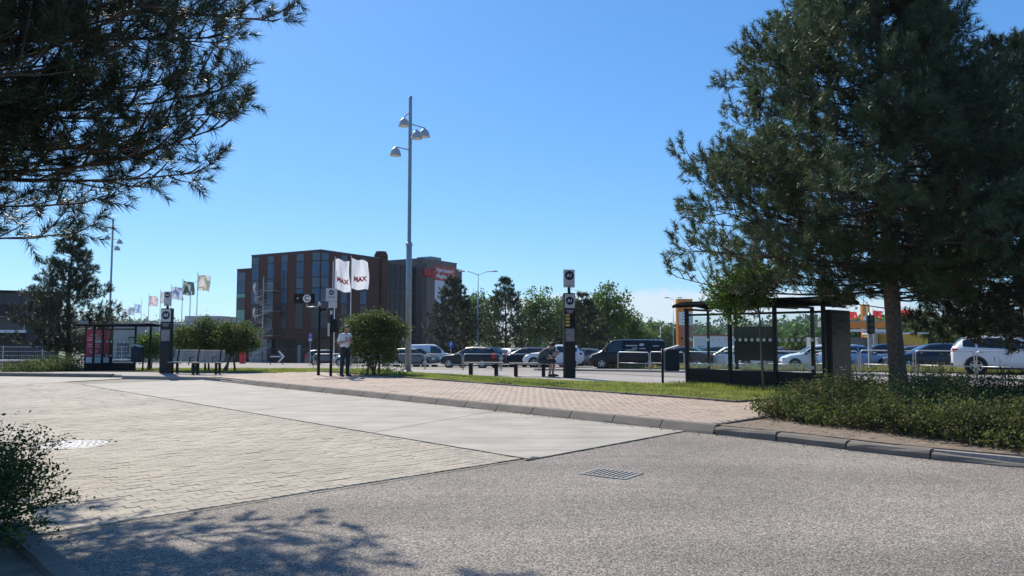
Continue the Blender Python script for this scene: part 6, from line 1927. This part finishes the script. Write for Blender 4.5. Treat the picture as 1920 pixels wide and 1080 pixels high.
# little blue and yellow roadside box with red door near the office block
T = thing('post_box', 'small red cabinet in front of the office block wing', 'cabinet', (X(457, 92), 92, zg(92)))
b = MB(); b.box((0, 0, 0.8), (0.6, 0.5, 1.6), bev=0.03); b.build('cabinet', M['red'], T)
b = MB(); b.box((0, -0.26, 1.2), (0.4, 0.02, 0.1)); b.build('slot', M['black'], T)
b = MB(); b.box((0, 0, 1.63), (0.68, 0.58, 0.06)); b.build('lid', M['black'], T)

# ------------------------------------------------------------------ hills and far woods
def hill(name, label, pts, depth, seed):
    """ridge through (px, distance, crest height) points"""
    rng = np.random.default_rng(seed)
    n = 60; V = []; F = []
    pxs = [p[0] for p in pts]
    for i in range(n + 1):
        px = pxs[0] + (pxs[-1] - pxs[0]) * i / n
        d = np.interp(px, pxs, [p[1] for p in pts]); h = np.interp(px, pxs, [p[2] for p in pts])
        for j in range(13):
            u = j / 12; y = d - depth / 2 + depth * u
            V.append((X(px, y), y, -3.2 + h * (sin(pi * min(u * 1.25, 1.0) / 2) ** 1.2) * (1 if u < 0.8 else 1 - (u - 0.8) * 2) + rng.normal() * 0.25))
    for i in range(n):
        for j in range(12):
            a = i * 13 + j; F.append((a, a + 13, a + 14, a + 1))
    o = np_mesh(name, V, F, M['field'], smooth=True)
    return struct(o, label), np.array(V)
def wood(label, V, n, seed, tree_h, q=15, leaf=2.6, m='forest'):
    rng = np.random.default_rng(seed)
    idx = rng.integers(0, len(V), n)
    base = V[idx] + rng.normal(size=(n, 3)) * np.array([4, 6, 0])
    hh = tree_h * rng.uniform(0.6, 1.25, n)
    pts = base[:, None] + rng.normal(size=(n, q, 3)) * np.array([1, 1, 1.0]) * (hh * 0.26)[:, None, None] + np.array([0, 0, 0.6]) * hh[:, None, None]
    pts[..., 2] = np.maximum(pts[..., 2], base[:, None, 2])
    o = leaf_mesh('forest', pts.reshape(-1, 3), leaf, M[m], None, rng, ratio=0.8)
    o['label'] = label
    return o
h1, V1 = hill('hill', 'wooded ridge far behind the flags', [(-300, 620, 8), (120, 620, 9), (280, 640, 10), (400, 660, 8), (560, 700, 8), (900, 760, 7)], 260, 1)
wood('distant wood on the ridge behind the flags', V1, 2600, 2, 11)
h2, V2 = hill('hill', 'wooded hillside seen through the glass shelter', [(1150, 560, 5), (1300, 540, 2), (1440, 480, 5), (1520, 470, 9), (1640, 480, 8), (1800, 500, 7), (2300, 520, 6)], 240, 3)
wood('distant wood on the hillside behind the filling station', V2, 2600, 4, 10)
for px, d, h, r, sd_, lab in ((1195, 190, 7.2, 4.0, 301, 'tree left of the two round trees behind the black van'), (1222, 210, 8.6, 4.0, 302, 'rounded tree far behind the black van'),
                         (1248, 200, 7.0, 4.0, 303, 'tree behind the slim lamp by the orange sign'), (1332, 210, 7.6, 2.6, 304, 'round tree above the low white building'),
                         (1309, 220, 6.6, 2.2, 305, 'small tree above the left end of the low white building'), (1476, 150, 6.4, 3.4, 306, 'green tree behind the red car'),
                         (1506, 140, 7.0, 3.0, 307, 'pointed green tree seen through the right shelter pane'), (1446, 170, 6.0, 3.0, 308, 'green tree behind the notice board of the shelter'),
                         (1604, 130, 7.5, 3.0, 309, 'tree behind the filling station canopy'), (1655, 128, 8.0, 3.0, 310, 'tree behind the traffic signal'),
                         (1720, 130, 8.5, 3.6, 311, 'tree behind the yellow walled hall'), (1800, 125, 8.0, 4.0, 312, 'tree above the roof of the white car'), (1870, 120, 8.0, 4.0, 313, 'tree behind the pine trunk at the right edge')):
    broadleaf('leafy_tree', lab, (X(px, d), d, zg(d)), h, h * 0.52, (r, r, h * 0.46), 0.25, sd_, 130, 22, 0.9, 'leaf', 0.8, shell=0.3)

# ------------------------------------------------------------------ people
def ball(b, c, r, n=10):
    rx, ry, rz = (r, r, r) if isinstance(r, (int, float)) else r
    prof = []
    vs = []; fs = []
    m = n
    for i in range(1, m):
        t = pi * i / m
        for k in range(n): a = 2 * pi * k / n; vs.append((c[0] + rx * sin(t) * cos(a), c[1] + ry * sin(t) * sin(a), c[2] + rz * cos(t)))
    top = len(vs); vs.append((c[0], c[1], c[2] + rz)); vs.append((c[0], c[1], c[2] - rz))
    for i in range(m - 2):
        for k in range(n): j = (k + 1) % n; fs.append((i * n + k, (i + 1) * n + k, (i + 1) * n + j, i * n + j))
    for k in range(n):
        j = (k + 1) % n
        fs.append((top, k, j)); e = (m - 2) * n; fs.append((top + 1, e + j, e + k))
    b.add(vs, fs)
def limb(b, pts, rad):
    pts = [Vector(p) for p in pts]
    for i in range(len(pts) - 1):
        b.tube([pts[i], pts[i + 1]], [rad[i], rad[i + 1]], 12)
    for p, r in zip(pts, rad): ball(b, p, r)
def blend(name, b, m, parent, voxel=0.012, smooth=4):
    """melts overlapping shapes into one continuous skin"""
    me = b.mesh('tmp')
    o = bpy.data.objects.new('tmp', me); COL.objects.link(o)
    bm = bmesh.new(); bm.from_mesh(me); bmesh.ops.recalc_face_normals(bm, faces=bm.faces[:]); bm.to_mesh(me); bm.free()
    r = o.modifiers.new('r', 'REMESH'); r.mode = 'VOXEL'; r.voxel_size = voxel
    s = o.modifiers.new('s', 'SMOOTH'); s.factor = 0.5; s.iterations = smooth
    dg = bpy.context.evaluated_depsgraph_get()
    out = bpy.data.meshes.new_from_object(o.evaluated_get(dg)); out.name = name
    bpy.data.objects.remove(o)
    out.materials.clear(); out.materials.append(m)
    out.polygons.foreach_set('use_smooth', [True] * len(out.polygons))
    return link(name, out, parent)
M['shirt_white'] = mat('white_shirt', (0.80, 0.79, 0.82), 0.85, var=0.06, scale=9, bump=0.3, bscale=14)
M['jeans'] = mat('dark_trousers', (0.022, 0.026, 0.036), 0.85, var=0.2, scale=12, bump=0.3, bscale=16)
M['shirt_grey'] = mat('grey_shirt', (0.075, 0.085, 0.085), 0.85, var=0.12, scale=9, bump=0.3, bscale=14)
M['shorts'] = mat('dark_shorts', (0.03, 0.034, 0.042), 0.85, var=0.15, scale=12)
M['shoe'] = mat('dark_shoes', (0.03, 0.028, 0.028), 0.6)
M['shoe_sole'] = mat('shoe_sole', (0.4, 0.39, 0.37), 0.7)
def hand(b, wrist, d, palm_n, r=0.0085):
    """palm and five curled fingers; d points along the hand, palm_n out of the palm"""
    w = Vector(wrist); d = Vector(d).normalized(); n = Vector(palm_n).normalized(); s = d.cross(n).normalized()
    for k in (-0.027, -0.009, 0.009, 0.027): limb(b, [w + s * k * 0.6, w + d * 0.085 + s * k], [0.016, 0.012])
    for k, L in ((-0.030, 0.062), (-0.010, 0.076), (0.010, 0.082), (0.030, 0.074)):
        p = w + d * 0.085 + s * k
        q = p + d * L * 0.55 + n * 0.012; e = q + d * L * 0.35 + n * 0.035
        limb(b, [p, q, e], [0.0095, r, r * 0.85])
    t0 = w + d * 0.03 + s * 0.030
    limb(b, [t0, t0 + d * 0.032 + s * 0.026 + n * 0.012, t0 + d * 0.062 + s * 0.028 + n * 0.028], [0.013, 0.011, 0.009])
def head(b, c, f, up=(0, 0, 1)):
    """head centre c, facing f"""
    c = Vector(c); f = Vector(f).normalized(); u = Vector(up); s = f.cross(u).normalized(); u = s.cross(f).normalized()
    def at(a, l, z): return c + f * a + s * l + u * z
    ball(b, at(-0.012, 0, 0.03), 0.090, 14); ball(b, at(0.02, 0, 0.0), 0.078, 12); ball(b, at(0.038, 0, -0.055), 0.052, 12)
    limb(b, [at(0.088, 0, 0.012), at(0.112, 0, -0.022)], [0.010, 0.015])
    for l in (-1, 1):
        ball(b, at(-0.005, l * 0.083, -0.005), (0.012, 0.018, 0.028)); ball(b, at(0.078, l * 0.03, 0.02), 0.014)
    limb(b, [at(0.083, -0.02, -0.052), at(0.088, 0, -0.052), at(0.083, 0.02, -0.052)], [0.008, 0.010, 0.008])
    return at
def standing_man():
    T = thing('person', 'standing person in a white short-sleeved shirt and dark trousers looking at a phone', 'person', (X(648, 26.35), 26.35, PZ + 0.022), radians(48))
    # local: faces -Y
    hc = Vector((0.0, -0.115, 1.655)); f = Vector((0.05, -0.86, -0.52))
    b = MB()
    at = head(b, hc, f)
    limb(b, [(0, -0.005, 1.42), (0, -0.04, 1.52), (0, -0.085, 1.60)], [0.065, 0.058, 0.055])
    limb(b, [(0, 0.01, 1.0), (0, 0.01, 1.38)], [0.085, 0.085])
    for s, el, wr in ((-1, (-0.275, 0.02, 1.165), (-0.07, -0.245, 1.235)), (1, (0.275, 0.0, 1.165), (0.09, -0.25, 1.255))):
        limb(b, [(s * 0.185, 0.0, 1.44), el, wr], [0.055, 0.043, 0.029])
        hd_ = Vector((0.035 * s, -0.33, 1.30)) - Vector(wr)
        hand(b, wr, hd_, (-s * 0.75, -0.2, 0.5))
    for s in (-1, 1): limb(b, [(s * 0.10, 0, 0.95), (s * 0.11, -0.01, 0.5), (s * 0.115, 0.03, 0.10)], [0.075, 0.052, 0.04])
    body = blend('body', b, M['skin'], T, 0.0100, 2)
    b = MB()
    limb(b, [(0, 0.01, 0.99), (0, 0.0, 1.15)], [0.125, 0.128])
    for x in (-0.075, 0.075): limb(b, [(x, 0.005, 0.97), (x * 1.05, 0.0, 1.2), (x * 1.4, -0.005, 1.36)], [0.095, 0.102, 0.092])
    limb(b, [(-0.15, 0.0, 1.435), (0, -0.01, 1.44), (0.15, 0.0, 1.435)], [0.075, 0.085, 0.075])
    for s in (-1, 1): limb(b, [(s * 0.185, 0.0, 1.435), (s * 0.245, 0.015, 1.255)], [0.078, 0.068])
    blend('shirt', b, M['shirt_white'], T, 0.014, 4)
    b = MB()
    limb(b, [(-0.07, 0, 0.97), (0.07, 0, 0.97)], [0.122, 0.122])
    for s in (-1, 1): limb(b, [(s * 0.095, 0.0, 0.93), (s * 0.115, -0.012, 0.52), (s * 0.125, 0.025, 0.10)], [0.105, 0.076, 0.064])
    blend('trousers', b, M['jeans'], T, 0.014, 3)
    for s in (-1, 1):
        b = MB(); limb(b, [(s * 0.125, 0.06, 0.045), (s * 0.135, -0.05, 0.045), (s * 0.15, -0.16, 0.035)], [0.045, 0.045, 0.035])
        sh = blend('shoe', b, M['shoe'], T, 0.012, 2)
    b = MB()
    ball(b, at(-0.034, 0, 0.050), (0.090, 0.098, 0.082), 14); ball(b, at(-0.06, 0, -0.005), (0.078, 0.065, 0.075), 12)
    blend('hair', b, M['hair'], T, 0.010, 2)
    b = MB()
    for l in (-0.03, 0, 0.03): ball(b, at(0.045, l, -0.085), 0.028)
    for l in (-1, 1): limb(b, [at(0.005, l * 0.078, -0.03), at(0.05, l * 0.05, -0.075)], [0.014, 0.018])
    blend('beard', b, M['hair'], T, 0.009, 2)
    b = MB(); b.box((0, 0, 0), (0.075, 0.012, 0.15), bev=0.004)
    ph = b.build('phone', M['black'], None, loc=T.matrix_basis @ Vector((0.0, -0.345, 1.335)))
    ph.rotation_euler = (-0.9, 0, radians(48)); tag(ph, 'black phone held in front of the chest by the man in white', 'phone')
standing_man()
def seated():
    T = thing('person', 'person in a grey top and dark shorts sitting bent forward on the plank bench', 'person', (X(1016, 26.75), 26.75, PZ + 0.005), radians(62))
    # local: faces -Y, seat height 0.48, hips over the bench
    hc = Vector((0, -0.40, 1.08)); f = Vector((0, -0.72, -0.69))
    b = MB(); at = head(b, hc, f, (0, -0.4, 1))
    limb(b, [(0, -0.20, 0.95), (0, -0.29, 1.00), (0, -0.36, 1.04)], [0.066, 0.058, 0.056])
    limb(b, [(0, 0.0, 0.62), (0, -0.15, 0.88)], [0.09, 0.085])
    for s in (-1, 1):
        wr = (s * 0.10, -0.56, 0.80)
        limb(b, [(s * 0.19, -0.20, 0.90), (s * 0.24, -0.36, 0.64), wr], [0.052, 0.042, 0.029])
        hand(b, wr, (-s * 0.1, -0.12, 0.16), (-s * 0.8, -0.1, 0.2))
        limb(b, [(s * 0.10, 0.02, 0.57), (s * 0.14, -0.42, 0.52), (s * 0.13, -0.36, 0.09)], [0.08, 0.055, 0.040])
    blend('body', b, M['skin'], T, 0.0100, 2)
    b = MB()
    for x in (-0.08, 0.08): limb(b, [(x, 0.04, 0.58), (x, -0.03, 0.74), (x * 1.35, -0.16, 0.90)], [0.120, 0.128, 0.100])
    limb(b, [(0, 0.03, 0.60), (0, -0.02, 0.76)], [0.14, 0.145])
    limb(b, [(-0.16, -0.19, 0.90), (0, -0.20, 0.94), (0.16, -0.19, 0.90)], [0.075, 0.082, 0.075])
    for s in (-1, 1): limb(b, [(s * 0.19, -0.20, 0.895), (s * 0.23, -0.33, 0.70)], [0.078, 0.064])
    blend('top', b, M['shirt_grey'], T, 0.014, 4)
    b = MB()
    limb(b, [(-0.08, 0.02, 0.575), (0.08, 0.02, 0.575)], [0.115, 0.115])
    for s in (-1, 1): limb(b, [(s * 0.10, 0.0, 0.58), (s * 0.14, -0.40, 0.53)], [0.108, 0.086])
    blend('shorts', b, M['shorts'], T, 0.014, 3)
    for s in (-1, 1):
        b = MB(); limb(b, [(s * 0.13, -0.33, 0.04), (s * 0.135, -0.43, 0.045), (s * 0.145, -0.56, 0.034)], [0.042, 0.044, 0.034]); blend('shoe', b, M['shoe'], T, 0.012, 2)
    b = MB(); ball(b, at(-0.020, 0, 0.048), (0.099, 0.100, 0.092), 14); ball(b, at(-0.05, 0, 0.0), (0.085, 0.08, 0.08), 12)
    blend('hair', b, M['hair'], T, 0.010, 2)
seated()

# ------------------------------------------------------------------ air
def haze():
    b = MB(); b.box((0, 1800, 11.0), (8300, 4520, 33.0))
    me = b.mesh('haze')
    m = bpy.data.materials.new('thin_haze'); m.use_nodes = True
    n, l = m.node_tree.nodes, m.node_tree.links
    n.clear()
    out = n.new('ShaderNodeOutputMaterial'); v = n.new('ShaderNodeVolumePrincipled')
    v.inputs['Color'].default_value = (0.93, 0.96, 1.0, 1)
    v.inputs['Density'].default_value = 0.00014
    v.inputs['Anisotropy'].default_value = 0.2
    l.new(v.outputs[0], out.inputs['Volume'])
    me.materials.append(m)
    o = link('haze', me)
    o['kind'] = 'stuff'; o['label'] = 'thin summer haze over the whole place'
haze()
